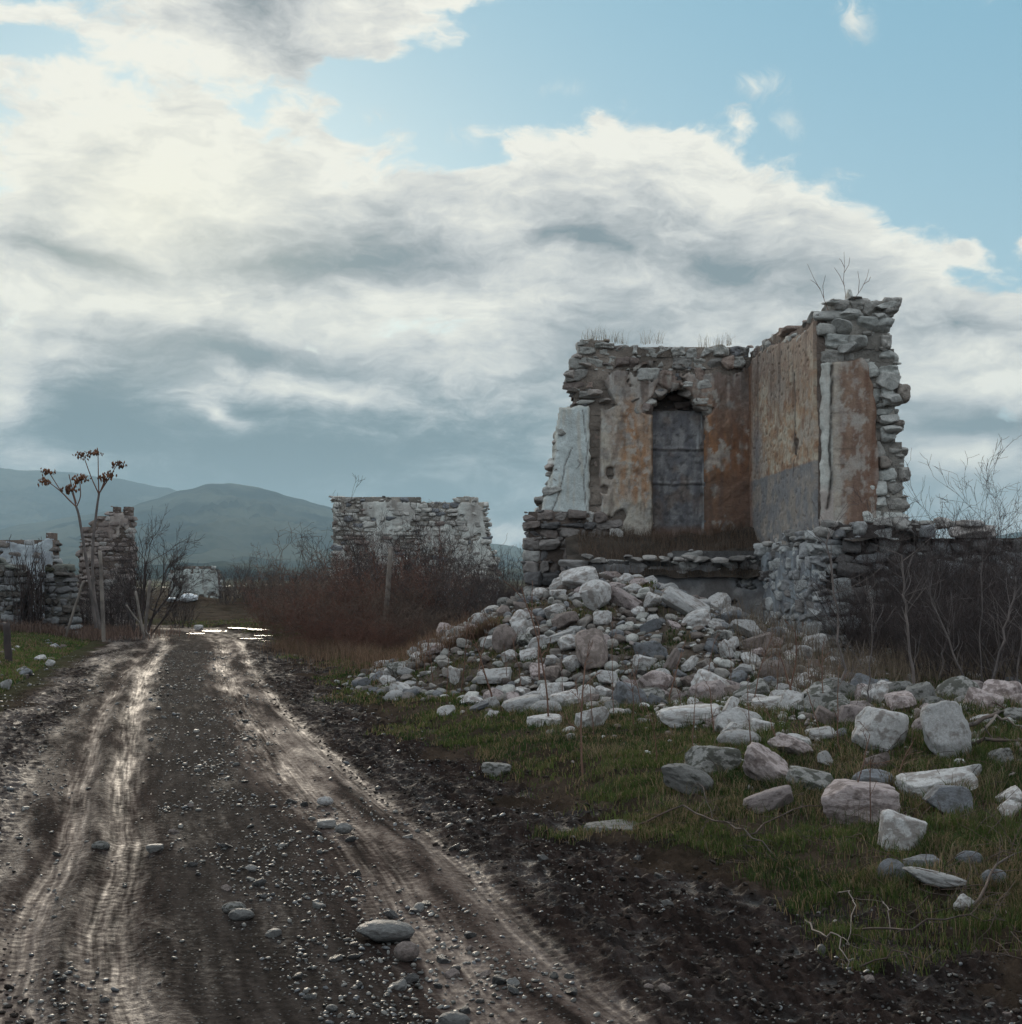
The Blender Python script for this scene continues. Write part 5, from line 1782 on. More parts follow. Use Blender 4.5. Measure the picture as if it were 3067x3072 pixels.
NI = 262
scatter_rocks(cand[:NI], 'rubble_stone', 'white or brown broken wall stone, one of the many in the big rubble pile', PILEG)
merged_rocks(cand[NI:], 'rubble', 'small broken stones filling the gaps of the rubble pile', 'rubble', cols=[(0.42, 0.40, 0.37), (0.32, 0.29, 0.265), (0.22, 0.19, 0.17), (0.15, 0.12, 0.105), (0.2, 0.195, 0.2)], sub=2, seed=8)

# stray stones in the grass between the pile and the boulders
stray = []
for _ in range(4000):
    if len(stray) >= 78: break
    x = R.uniform(-1.0, 7.0); y = R.uniform(7.0, 18.5)
    s_ = float(road_s(x, y))
    if s_ < 0.35 or pile_d(x, y) < 1.08: continue
    if y > 18.0 and x > 3.5: continue
    dens = 0.25 + 0.75 * exp(-((x - 3.2) / 1.7) ** 2 - ((y - 12.8) / 2.6) ** 2) + 0.9 * exp(-((float(pile_d(x, y)) - 1.18) / 0.22) ** 2)
    if x < 1.2 and y < 12: dens *= 0.15
    if R.random() > dens: continue
    sz = R.uniform(0.04, 0.15) if (x > 1.8 or pile_d(x, y) < 1.4) else R.uniform(0.03, 0.08)
    if any((x - a) ** 2 + (y - b_) ** 2 < (0.9 * (sz + r)) ** 2 for a, b_, c, r in placed + stray): continue
    stray.append((x, y, float(H(x, y)), sz))
scatter_rocks(stray, 'loose_stone', 'loose stone half sunk in the grass in front of the rubble pile', 'loose stones in the grass', seed=15, mats='wwwwgbll', sink=0.35)
# rubble spilling from the pile down to the boulders
spill = []
for _ in range(6000):
    if len(spill) >= 72: break
    t = R.random()
    x = 1.9 + 2.6 * t + R.normal(0, 0.55 + 0.4 * t); y = 15.6 - 4.8 * t + R.normal(0, 1.1)
    if float(road_s(x, y)) < 1.0: continue
    sz = R.uniform(0.07, 0.20) ** 1.0
    if any((x - a) ** 2 + (y - b_) ** 2 < (0.78 * (sz + r)) ** 2 for a, b_, c, r in placed + stray + spill): continue
    spill.append((x, y, float(H(x, y)), sz))
scatter_rocks(spill, 'spilled_stone', 'jagged stone of the spill between the rubble pile and the boulder heap', 'stones spilling down from the pile', seed=25, mats='wwkkkgll', sink=0.28, flat=(0.55, 0.95))
crumbs = []
for _ in range(1500):
    t = R.random()
    x = 1.6 + 3.0 * t + R.normal(0, 0.9); y = 15.8 - 5.5 * t + R.normal(0, 1.5)
    if float(road_s(x, y)) < 0.6: continue
    crumbs.append((x, y, float(H(x, y)), R.uniform(0.012, 0.045)))
merged_rocks(crumbs, 'rubble', 'crumbled mortar and stone chips between the boulders', 'rubble', cols=[(0.42, 0.38, 0.35), (0.30, 0.25, 0.23), (0.2, 0.16, 0.14), (0.5, 0.48, 0.45)], sub=1, seed=28)
# verge stones left
lv = []
for _ in range(600):
    if len(lv) >= 26: break
    y = R.uniform(17, 33); s_ = -RW - abs(R.normal(0, 0.7)) - 0.1
    x = float(edge(y)) + s_
    lv.append((x, y, float(H(x, y)), R.uniform(.04, .11)))
scatter_rocks(lv, 'verge_stone', 'small pale stone scattered on the green verge left of the road', 'stones on the left verge', seed=16, mats='wgglb', sink=0.35)
# stones on the dark bank beyond the bend
bk = []
for _ in range(26):
    x = R.uniform(-6.5, -1.5); y = 59.5 + R.uniform(-1, 1)
    bk.append((x, y, float(H(x, y)), R.uniform(.12, .3)))
scatter_rocks(bk, 'bank_stone', 'pale stone on the low earth bank beyond the road bend', 'stones on the far bank', seed=17, mats='wwg', sink=0.2)

# pebbles on the road
pb = []
for _ in range(40000):
    if len(pb) >= 9000: break
    y = 4.3 + 26 * R.random() ** 2.0
    s_ = R.uniform(-RW - 0.2, 0.1)
    x = float(np.interp(y, EY, EX)) + s_ * 1.03
    w_ = 0.35 + 1.0 * exp(-((s_ + 2.15) / 0.42) ** 2) + 0.25 * exp(-((s_ + 1.6) / 0.3) ** 2)
    for c, wd, dp in TRACKS[:2]:
        if abs(s_ - c) < wd * 1.3: w_ *= 0.12
    w_ *= 0.15 + 1.5 * float(sst(-0.15, 0.35, fbm2(np.array([x * 1.4]), np.array([y * 0.8]), 3, 87)[0]))
    if R.random() > w_: continue
    sz = 0.004 + 0.009 * R.random() ** 1.5 + (0.022 * R.random() if R.random() < 0.07 else 0)
    pb.append((x, y, sz))
pa = np.array(pb)
zz = HD(pa[:, 0], pa[:, 1])
pl4 = [(pa[i, 0], pa[i, 1], float(zz[i]), pa[i, 2]) for i in range(len(pa))]
pl4.sort(key=lambda q: -q[3] / q[1])
# the ones that show largest are single objects
scatter_rocks(pl4[:200], 'pebble', 'small rounded pebble bedded in the muddy road', 'pebbles in the road', seed=18, mats='pppqpb', cat='pebble', sink=0.22, flat=(0.45, 0.7))
merged_rocks(pl4[200:], 'gravel', 'fine gravel pressed into the muddy road', 'gravel', cols=[(0.09, 0.09, 0.095), (0.06, 0.055, 0.05), (0.14, 0.13, 0.12), (0.04, 0.035, 0.03), (0.15, 0.135, 0.12)], sub=1, seed=19, flat=(0.4, 0.7))

# clods of churned mud at both sides of the road
cl_ = []
Rc = np.random.default_rng(61)
for _ in range(20000):
    if len(cl_) >= 5200: break
    y = 4.6 + 17 * Rc.random() ** 1.7
    s_ = Rc.uniform(-1.0, 1.1) if Rc.random() < 0.72 else Rc.uniform(-RW - 0.1, -3.4)
    if s_ > 0.4 and Rc.random() < 0.6: continue
    cl_.append((float(np.interp(y, EY, EX)) + s_ * 1.03, y, 0.005 + 0.014 * Rc.random() ** 2.0))
ca = np.array(cl_); zc_ = HD(ca[:, 0], ca[:, 1])
merged_rocks([(ca[i, 0], ca[i, 1], float(zc_[i]), ca[i, 2]) for i in range(len(ca))], 'mud_clods', 'dark crumbs and clods of churned mud along both road edges', 'mud', cols=[(0.022, 0.016, 0.014), (0.034, 0.025, 0.021), (0.05, 0.037, 0.031), (0.028, 0.02, 0.016)], sub=1, seed=63, flat=(0.3, 0.65))

# ================================================================== grass
def blades(x, y, z, hgt, wid, col, lean, seed=1, bend=0.5):
    """bent tapering blades, all in one mesh"""
    Rr = np.random.default_rng(seed); n_ = len(x)
    a = Rr.uniform(0, 2 * pi, n_); la = Rr.uniform(0, 2 * pi, n_)
    dx, dy = np.cos(a) * wid, np.sin(a) * wid
    lx, ly = np.cos(la) * lean * hgt, np.sin(la) * lean * hgt
    b0 = np.stack([x - dx, y - dy, z - 0.01], 1); b1 = np.stack([x + dx, y + dy, z - 0.01], 1)
    m0 = np.stack([x - dx * .7 + lx * .35, y - dy * .7 + ly * .35, z + hgt * .6], 1); m1 = np.stack([x + dx * .7 + lx * .35, y + dy * .7 + ly * .35, z + hgt * .6], 1)
    tp = np.stack([x + lx, y + ly, z + hgt * (1 - 0.25 * lean)], 1)
    V = np.stack([b0, b1, m1, m0, tp], 1).reshape(-1, 3)
    i = np.arange(n_) * 5
    Q = np.stack([i, i + 1, i + 2, i + 3], 1); T = np.stack([i + 3, i + 2, i + 4], 1)
    C = np.repeat(col, 5, 0)
    return V, [Q, T], C


def grow_grass(n_try, seed, ymin, ymax, amax, dens=1.0):
    Rr = np.random.default_rng(seed)
    r = np.exp(Rr.uniform(math.log(ymin), math.log(ymax), n_try))
    a = Rr.uniform(-amax, amax, n_try)
    x, y = np.sin(a) * r, np.cos(a) * r
    g = grass_mask(x, y)
    g = np.where(road_s(x, y) < -0.5, np.where(road_s(x, y) > -RW, 0, g), g)
    k = Rr.random(n_try) < g * dens
    x, y = x[k], y[k]
    return x, y


gx, gy = grow_grass(2400000, 31, 4.0, 48, radians(34))
KEEP = 640000
if len(gx) > KEEP:
    sel = np.random.default_rng(3).choice(len(gx), KEEP, replace=False); gx, gy = gx[sel], gy[sel]
# tufts: pull blades together
Rr = np.random.default_rng(33)
tn = vn2(gx * 5, gy * 5, 95)
gz = HD(gx, gy)
tuft = sst(0.18, 0.42, vn2(gx * 2.6, gy * 2.6, 97)) * (0.4 + 0.6 * sst(0.9, 2.2, gx))
gh = (0.022 + 0.032 * Rr.random(len(gx)) + 0.06 * np.clip(tn, 0, 1) + 0.11 * tuft * Rr.random(len(gx)))
gh *= 1 + 0.5 * sst(2.0, 4.0, gx) * sst(14, 9, gy)
gw = (0.0018 + 0.0012 * Rr.random(len(gx))) * np.clip(np.hypot(gx, gy) / 8.0, 0.8, 3.5)
hue = fbm2(gx * 0.8, gy * 0.8, 3, 99)
gc = mixc((0.027, 0.050, 0.012), (0.088, 0.112, 0.030), np.clip(Rr.random(len(gx)) * 0.7 + hue, 0, 1))
dry = (Rr.random(len(gx)) < 0.24 + 0.4 * sst(-0.05, 0.3, vn2(gx * 1.1 + 7, gy * 1.1, 101)))
gc = gc * (1 + 0.5 * (gx < -4))[:, None]
gc = np.where(dry[:, None], np.array((0.20, 0.145, 0.085)) * Rr.uniform(.6, 1.2, (len(gx), 1)), gc)
V, F, C = blades(gx, gy, gz, gh, gw, gc, Rr.uniform(.2, .9, len(gx)), 34)
tag(link('grass', mesh_arr('grass', V, F, C), mat_grass), 'short green winter grass covering the verges', 'grass', None, 'stuff')

# long blades and straw standing round the bedded stones
tx_, ty_, th_ = [], [], []
Rr = np.random.default_rng(71)
for (a, b_, c_, r) in placed + stray + spill:
    if b_ > 18.8 or float(road_s(a, b_)) < 0.25: continue
    k = int(90 + 500 * r)
    an = Rr.uniform(0, 2 * pi, k); rr = r * Rr.uniform(0.85, 1.35, k) + 0.015
    # clumped round the stone, not an even collar
    keep = vn2(np.cos(an) * 1.7 + a * 3, np.sin(an) * 1.7 + b_ * 3, 73) > -0.08
    tx_.append((a + np.cos(an) * rr)[keep]); ty_.append((b_ + np.sin(an) * rr)[keep]); th_.append(Rr.uniform(0.03, 0.06 + 0.5 * r, k)[keep])
# free tufts of rank grass
for _ in range(420):
    x = Rr.uniform(0.2, 6.0); y = Rr.uniform(5.5, 16.0)
    s_ = float(road_s(x, y))
    if s_ < 0.35 or Rr.random() > 0.25 + 0.35 * s_: continue
    k = int(Rr.integers(25, 90)); sg = Rr.uniform(0.02, 0.07)
    tx_.append(x + Rr.normal(0, sg, k)); ty_.append(y + Rr.normal(0, sg, k)); th_.append(Rr.uniform(0.05, Rr.uniform(0.10, 0.20), k))
tx_ = np.concatenate(tx_); ty_ = np.concatenate(ty_); th_ = np.concatenate(th_)
n_ = len(tx_)
straw = (Rr.random(n_) < 0.35 + 0.3 * (vn2(tx_ * 0.8, ty_ * 0.8, 75) > 0.1))
tc_ = np.where(straw[:, None], np.array((0.23, 0.17, 0.105)) * Rr.uniform(.5, 1.25, (n_, 1)), mixc((0.030, 0.058, 0.016), (0.085, 0.115, 0.034), Rr.random(n_)))
V, F, C = blades(tx_, ty_, H(tx_, ty_), th_, np.full(n_, 0.0021), tc_, Rr.uniform(.2, 1.1, n_), 77)
tag(link('grass', mesh_arr('grass', V, F, C), mat_grass), 'rank green grass and straw tufts round the bedded stones', 'grass', None, 'stuff')

# taller dry grass: on the ledge of the ruin, at the wall heads, along the left verge
def dry_patch(n_, fx, fy, fz, h0, h1, seed, label, colr=(0.20, 0.13, 0.085), wid=0.004):
    Rr = np.random.default_rng(seed)
    x = fx(Rr, n_); y = fy(Rr, n_, x); z = fz(x, y)
    h_ = Rr.uniform(h0, h1, n_)
    c = np.array(colr) * Rr.uniform(.5, 1.25, (n_, 1))
    V, F, C = blades(x, y, z, h_, np.full(n_, wid), c, Rr.uniform(.1, .75, n_), seed + 1)
    tag(link('dry_grass', mesh_arr('dry_grass', V, F, C), mat_grass), label, 'dry grass', None, 'stuff')


dry_patch(5200, lambda r, n_: r.uniform(1.1, 4.05, n_), lambda r, n_, x: 23.05 + 1.85 * r.random(n_), lambda x, y: fillz(x, y), 0.06, 0.24, 41, 'reddish dry grass on the ledge under the doorway', (0.17, 0.12, 0.09), 0.003)
dry_patch(3500, lambda r, n_: r.uniform(0.3, 1.5, n_), lambda r, n_, x: 24.0 + r.normal(0, .2, n_), lambda x, y: H(x, y), 0.1, 0.5, 43, 'dry grass at the foot of the left end of the ruin', (0.19, 0.12, 0.08), 0.005)
dry_patch(9000, lambda r, n_: r.normal(-11.8, 1.1, n_), lambda r, n_, x: 34.6 + r.random(n_) * 5, lambda x, y: H(x, y), 0.08, 0.38, 45, 'pinkish dry grass in front of the piers on the left', (0.19, 0.125, 0.10), 0.008)


def headgrass(r, n_): return r.uniform(0.7, 4.1, n_)


def walltop(x, y): return np.interp(x, [p[0] for p in polyA[-6:]][::-1], [p[1] for p in polyA[-6:]][::-1]) + 0.05


Rr = np.random.default_rng(47)
tx = []
for c in (1.3, 1.45, 1.6, 1.75, 1.9, 2.3, 2.5, 3.3, 3.55, 3.75):
    tx.append(Rr.normal(c, 0.05, 26))
tx = np.concatenate(tx)
V, F, C = blades(tx, 24.85 + Rr.normal(0, .06, len(tx)), walltop(tx, 0) - 0.03, Rr.uniform(.05, .30, len(tx)), np.full(len(tx), .0025), np.array((0.22, 0.17, 0.11)) * Rr.uniform(.6, 1.2, (len(tx), 1)), Rr.uniform(.1, .6, len(tx)), 48)
tag(link('dry_grass', mesh_arr('dry_grass', V, F, C), mat_grass), 'thin dry grass tufts on the head of the back wall', 'dry grass', None, 'stuff')


# ================================================================== bare branches
def nrm(v):
    L = math.sqrt(v[0] * v[0] + v[1] * v[1] + v[2] * v[2]) or 1
    return (v[0] / L, v[1] / L, v[2] / L)


def grow(out, p, d, L, r, lvl, rnd, spread=0.7, up=0.1, wig=0.18, kids=(2, 4), taper=0.55, n_=5, lmin=1, kl=0.6, twl=None):
    """one limb of n_ pieces, with side limbs; out[lvl] collects its pieces"""
    st = L / n_
    for i in range(n_):
        d = nrm((d[0] + rnd.gauss(0, wig), d[1] + rnd.gauss(0, wig), d[2] + rnd.gauss(0, wig) + up))
        q = (p[0] + d[0] * st, p[1] + d[1] * st, p[2] + d[2] * st)
        r1 = r * (1 - (1 - taper) / n_)
        out[lvl].append((*p, *q, r, r1))
        p = q; r = r1
        if lvl > 0 and i >= lmin:
            for _ in range(rnd.randint(*kids)):
                if rnd.random() < 0.6:
                    a = rnd.uniform(0, 2 * pi); s_ = spread * rnd.uniform(0.5, 1.2)
                    v = (rnd.gauss(0, 1), rnd.gauss(0, 1), rnd.gauss(0, 1))
                    dd = nrm((d[0] + v[0] * s_, d[1] + v[1] * s_, d[2] + v[2] * s_))
                    grow(out, p, dd, L * kl * rnd.uniform(0.6, 1.1), r * 0.6, lvl - 1, rnd, spread, up, wig * 1.1, kids, taper, max(3, n_ - 1), 1, kl)
    return p


def cap(lst, n_, rnd):
    return lst if len(lst) <= n_ else rnd.sample(lst, n_)


def make_bush(name, label, cat, seed, stems, Hh, Wd, r0, lv, mt, group=None, up=0.12, spread=0.75, wig=0.2, kids=(1, 3), maxs=26000, stem_n=6, lean=0.55, basew=0.35, kl=0.55, rmin=0.0016, parts=('branch', 'twig')):
    rnd = random.Random(seed)
    o = thing(name, label, cat, (0, 0, 0), group)
    out = {k: [] for k in range(lv + 1)}
    for i in range(stems):
        a = rnd.uniform(0, 2 * pi); rr = basew * math.sqrt(rnd.random())
        p = (cos(a) * rr * Wd, sin(a) * rr * Wd, -0.05)
        ln_ = lean * rnd.uniform(0.1, 1.1)
        d = nrm((cos(a) * ln_ + rnd.gauss(0, .12), sin(a) * ln_ + rnd.gauss(0, .12), 1))
        grow(out, p, d, Hh * (rnd.uniform(.35, .85) if rnd.random() < .75 else rnd.uniform(.8, 1.15)), r0 * rnd.uniform(.6, 1.1), lv, rnd, spread, up, wig, kids, 0.45, stem_n, 1, kl)
    thick = out[lv] + (out[lv - 1] if lv > 2 else [])
    thin = []
    for k in range(lv): thin += out[k] if not (lv > 2 and k == lv - 1) else []
    thin = cap(thin, maxs, rnd)
    f = lambda L_: [(*s_[:6], max(s_[6], rmin), max(s_[7], rmin * .8)) for s_ in L_]
    seg_mesh(parts[0], f(thick), mt, o)
    seg_mesh(parts[1], f(thin), mt, o)
    return o


def set_at(o, x, y, rz=0.0, sc=1.0, dz=0.0):
    o.location = (x, y, float(H(x, y)) + dz); o.rotation_euler = (0, 0, rz)
    o.scale = sc if isinstance(sc, tuple) else (sc, sc, sc)
    return o


def base_at(u, y):
    return float((u * 0.52981 - 511) / FPX * y / cos(PITCH)) * 1.0


def recolour(o, mt):
    for ch in o.children:
        if ch.material_slots:
            ch.material_slots[0].link = 'OBJECT'
            ch.material_slots[0].material = mt


# reddish brambles between the road and the pile: (u, distance, scale, label)
BR = [
    (575, 37.5, 0.95, 'reddish bramble thicket at the far left end of the hedge by the road bend'),
    (615, 34.0, 1.00, 'reddish bramble nearest to the puddles at the road bend'),
    (672, 31.5, 1.00, 'rust brown bramble bush second from the road bend'),
    (700, 36.0, 1.20, 'taller rust brown bramble behind the front row, left of the wooden post'),
    (735, 29.5, 0.90, 'rust brown bramble in front of the wooden post'),
    (790, 31.5, 1.10, 'rust brown bramble right of the wooden post'),
    (790, 27.5, 0.60, 'low rust brown bramble running out at the left toe of the rubble pile'),
    (655, 28.6, 0.55, 'low bramble sprawling onto the green verge near the road'),
    (850, 30.0, 1.05, 'rust brown bramble behind the upper left slope of the rubble pile'),
    (640, 40.0, 1.25, 'dark red bramble in front of the left edge of the middle ruin'),
    (720, 26.8, 0.42, 'lowest bramble sprigs at the grass edge below the hedge'),
]
protos = [make_bush('bramble_bush', '', 'bush', 500 + i, 130, 1.9, 1.35, 0.009, 2, tw_red, 'brambles along the right side of the road', up=0.02, spread=0.9, wig=0.30, kids=(1, 3), maxs=19000, basew=1.0, lean=0.7, kl=0.40, rmin=0.0038) for i in range(3)]
rnd = random.Random(4)
for i, (u, d, sc, lb) in enumerate(BR):
    o = protos[i] if i < 3 else dup(protos[i % 3])
    o['label'] = lb
    recolour(o, (tw_red, tw_brown, tw_red, tw_dark, tw_brown)[i % 5])
    set_at(o, base_at(u, d), d, rnd.uniform(0, 6.28), sc * 0.88)

# dark taller bushes in front of the middle ruin
DB = [(672, 39.5, 0.84, 'dark leafless bush before the left half of the middle ruin'), (745, 38.5, 1.0, 'tallest dark bush before the middle of the roofless shell'),
      (815, 38.0, 0.95, 'dark leafless bush before the slit between the two walls of the middle ruin'), (875, 36.5, 0.80, 'dark leafless bush before the right end of the middle ruin'), (705, 37.5, 0.78, 'dark bush between the two higher ones, behind the wooden post')]
dp = [make_bush('bare_bush', '', 'bush', 600 + i, 30, 2.5, 1.3, 0.022, 3, tw_dark, 'dark bushes before the middle ruin', up=0.10, spread=0.62, wig=0.16, kids=(1, 2), maxs=15000, basew=0.5, lean=0.6, kl=0.5, rmin=0.0045) for i in range(2)]
for i, (u, d, sc, lb) in enumerate(DB):
    o = dp[i] if i < 2 else dup(dp[i % 2])
    o['label'] = lb
    set_at(o, base_at(u, d), d, rnd.uniform(0, 6.28), sc * 0.92)
# sprays between the pile and the ruin
for i, (u, d, sc, lb) in enumerate([(955, 33.0, 0.58, 'small bare bush in the gap between the middle ruin and the big ruin'), (985, 29.5, 0.50, 'small bare bush against the left foot of the big ruin'), (925, 28.0, 0.42, 'low bare bush behind the left shoulder of the rubble pile')]):
    o = dup(dp[i % 2]); o['label'] = lb; o['group'] = 'small bushes left of the big ruin'
    set_at(o, base_at(u, d), d, rnd.uniform(0, 6.28), sc)

# big bare thicket on the right, in front of the retaining wall
TH = [(1668, 18.6, 0.66, 'dark thicket bush hiding the dressed corner of the basement'), (1760, 18.0, 0.80, 'dark thicket bush in the middle of the right-hand wall'),
      (1850, 18.3, 0.95, 'tallest thicket bush whose twigs rise above the right-hand wall against the sky'), (1925, 17.2, 0.80, 'dark thicket bush cut by the right edge of the picture'),
      (1790, 16.2, 0.62, 'nearer thicket bush just behind the largest upright boulder'), (1895, 15.8, 0.62, 'nearer thicket bush at the right above the tangle of branches'), (1715, 17.0, 0.55, 'low thicket bush behind the grey saplings'),
      (1820, 17.2, 0.72, 'thicket bush right of the straight grey sapling'), (1645, 17.8, 0.46, 'lowest thicket bush, at the foot of the dressed corner'), (1840, 15.2, 0.5, 'low bush between the largest upright boulder and the thicket'), (1915, 14.6, 0.55, 'nearest bush of the thicket, at the right edge of the picture'), (1765, 15.0, 0.42, 'low bush right behind the largest upright boulder'), (1880, 19.0, 0.85, 'thicket bush close against the right-hand wall'), (1745, 19.0, 0.72, 'thicket bush close against the wall under the broken stone edge')]
tp = [make_bush('bare_bush', '', 'bush', 700 + i, 30, 2.2, 1.2, 0.016, 3, tw_dark, 'leafless thicket before the right-hand wall', up=0.08, spread=0.62, wig=0.17, kids=(1, 3), maxs=26000, basew=0.6, lean=0.5, kl=0.5, rmin=0.0026) for i in range(2)]
for i, (u, d, sc, lb) in enumerate(TH):
    sc *= (.80 if u > 1700 else .95)
    o = tp[i] if i < 2 else dup(tp[i % 2])
    o['label'] = lb
    set_at(o, base_at(u, d), d, rnd.uniform(0, 6.28), sc)

dry_patch(7000, lambda r, n_: r.uniform(2.6, 7.5, n_), lambda r, n_, x: 14.2 + 4.2 * r.random(n_), lambda x, y: H(x, y), 0.10, 0.48, 51, 'dry straw under the thicket before the right-hand wall', (0.20, 0.15, 0.11), 0.003)
dry_patch(7000, lambda r, n_: -5.2 + 5.0 * r.random(n_), lambda r, n_, x: np.clip(20.5 - 3.1 * (x + 1.2) + r.normal(0, 1.2, n_), 19, 36), lambda x, y: H(x, y), 0.06, 0.34, 53, 'dry reddish grass at the foot of the brambles', (0.17, 0.11, 0.075), 0.004)

# far shrubs beyond the bend
FS = [(428, 58, .42), (455, 60, .52), (482, 57, .48), (508, 60, .44), (535, 58, .5), (560, 55, .6)]
FL = ['farthest shrub left of the row beyond the bend', 'round grey shrub, second of the row beyond the bend', 'reddish shrub in the middle of the row beyond the bend', 'low shrub right of the middle of the row beyond the bend', 'shrub before the hedge at the right end of the row beyond the bend', 'tall shrub touching the bramble hedge beyond the bend']
for i, (u, d, sc) in enumerate(FS):
    o = dup(dp[i % 2]); o['label'] = FL[i]; o['group'] = 'shrubs beyond the road bend'
    set_at(o, base_at(u, d), d, rnd.uniform(0, 6.28), (sc * 1.2, sc * 1.2, sc))

# left side: tree, hedge shrubs
def make_tree(name, label, seed, loc, Hh, group=None):
    rnd = random.Random(seed)
    o = thing(name, label, 'tree', (0, 0, 0), group)
    out = {k: [] for k in range(5)}
    tr = []
    for (dx, L, r) in [(-0.25, Hh * .50, .045), (0.05, Hh * .56, .05), (0.35, Hh * .52, .045), (0.65, Hh * .5, .04), (-0.5, Hh * .42, .04), (0.9, Hh * .45, .035), (-0.1, Hh * .5, .04)]:
        grow(out, (dx * .3, rnd.uniform(-.1, .1), -.1), nrm((dx, rnd.uniform(-.3, .3), 1)), L, r, 3, rnd, 0.55, 0.04, 0.13, (1, 3), 0.45, 7, 1, 0.55)
    f = lambda L_: [(*s_[:6], max(s_[6], .005), max(s_[7], .004)) for s_ in L_]
    seg_mesh('trunk', f(out[3]), tw_dark, o, sides=5)
    seg_mesh('branch', f(out[2]), tw_dark, o)
    seg_mesh('crown', f(cap(out[1] + out[0], 26000, rnd)), tw_dark, o)
    o.location = loc
    return o


tx_, ty_ = base_at(268, 38), 38
bt = make_tree('bare_tree', 'leafless many-stemmed tree with a wide round crown left of the road bend', 811, (tx_, ty_, float(H(tx_, ty_))), 4.6)
bt.scale = (.72, .8, .76)
LH = [(165, 39.0, .55, 'leafless shrub at the foot of the taller dry seed stalk'), (215, 39.5, .55, 'dark shrub between the seed stalks and the bare tree'), (120, 38.2, .45, 'low shrub beside the squat mossy pier'),
      (240, 42.0, .60, 'dark shrub before the tall broken wall corner'), (345, 44, .42, 'lowest dark shrub at the inner side of the bend')]
for i, (u, d, sc, lb) in enumerate(LH):
    o = dup(dp[i % 2]); o['label'] = lb; o['group'] = 'shrubs left of the road'
    set_at(o, base_at(u, d), d, rnd.uniform(0, 6.28), sc)
# ivy-dark stump of stems between the piers
o = make_bush('dead_ivy', 'dense dark mat of dead ivy stems between the two mossy piers', 'plant', 821, 60, 2.0, .42, .018, 2, tw_dark, up=0.25, spread=.45, wig=.12, maxs=9000, basew=0.9, lean=.06, kl=.3, rmin=.006)
set_at(o, base_at(58, 35.6), 35.6, 0, (0.9, 0.9, .86))

# twiggy sprig rooted in the top of the big ruin
rnd = random.Random(9)
for i, (u, v, pts, lb) in enumerate([
    (1563, 585, [[(1563, 585), (1550, 550), (1536, 525), (1524, 498)], [(1555, 562), (1553, 540), (1558, 520)], [(1548, 545), (1540, 535), (1530, 528)]], 'leftmost dry stalk rooted on top of the big ruin'),
    (1596, 565, [[(1597, 563), (1592, 530), (1594, 500), (1593, 475)], [(1594, 540), (1585, 520), (1575, 505)], [(1593, 515), (1602, 500), (1604, 486)], [(1594, 505), (1588, 492), (1584, 488)]], 'middle dry stalk rooted on top of the big ruin'),
    (1612, 565, [[(1612, 565), (1626, 545), (1636, 525), (1640, 508)], [(1620, 552), (1622, 530), (1619, 512)], [(1630, 536), (1640, 530), (1643, 522)]], 'rightmost dry stalk rooted on top of the big ruin')]):
    o = thing('dry_stalk', lb, 'plant', tuple(at(u, v, 20.15)), 'dry stalks on the ruin')
    segs = []
    for pl in pts:
        P_ = [at(a, b_, 20.15) for a, b_ in pl]
        for j in range(len(P_) - 1):
            segs.append((*P_[j], *P_[j + 1], .0045 - .0008 * j, .0038 - .0008 * j))
    seg_mesh('stem', segs, tw_weed, o)

# ------------------------------------------------------------------ two tall seed stalks on the left
def curve_pts(pts, d, sag=0.0):
    """smooth line through spots seen at distance d"""
    P_ = [at(a, b_, d) for a, b_ in pts]
    out = []
    n_ = len(P_)
    for i in range(n_ - 1):
        p0 = P_[max(i - 1, 0)]; p1 = P_[i]; p2 = P_[i + 1]; p3 = P_[min(i + 2, n_ - 1)]
        for t in np.linspace(0, 1, 5)[:-1]:
            out.append(0.5 * ((2 * p1) + (-p0 + p2) * t + (2 * p0 - 5 * p1 + 4 * p2 - p3) * t * t + (-p0 + 3 * p1 - 3 * p2 + p3) * t ** 3))
    out.append(P_[-1])
    return out


def stem_segs(pts, r0, r1):
    n_ = len(pts) - 1
    return [(*pts[i], *pts[i + 1], r0 + (r1 - r0) * i / n_, r0 + (r1 - r0) * (i + 1) / n_) for i in range(n_)]


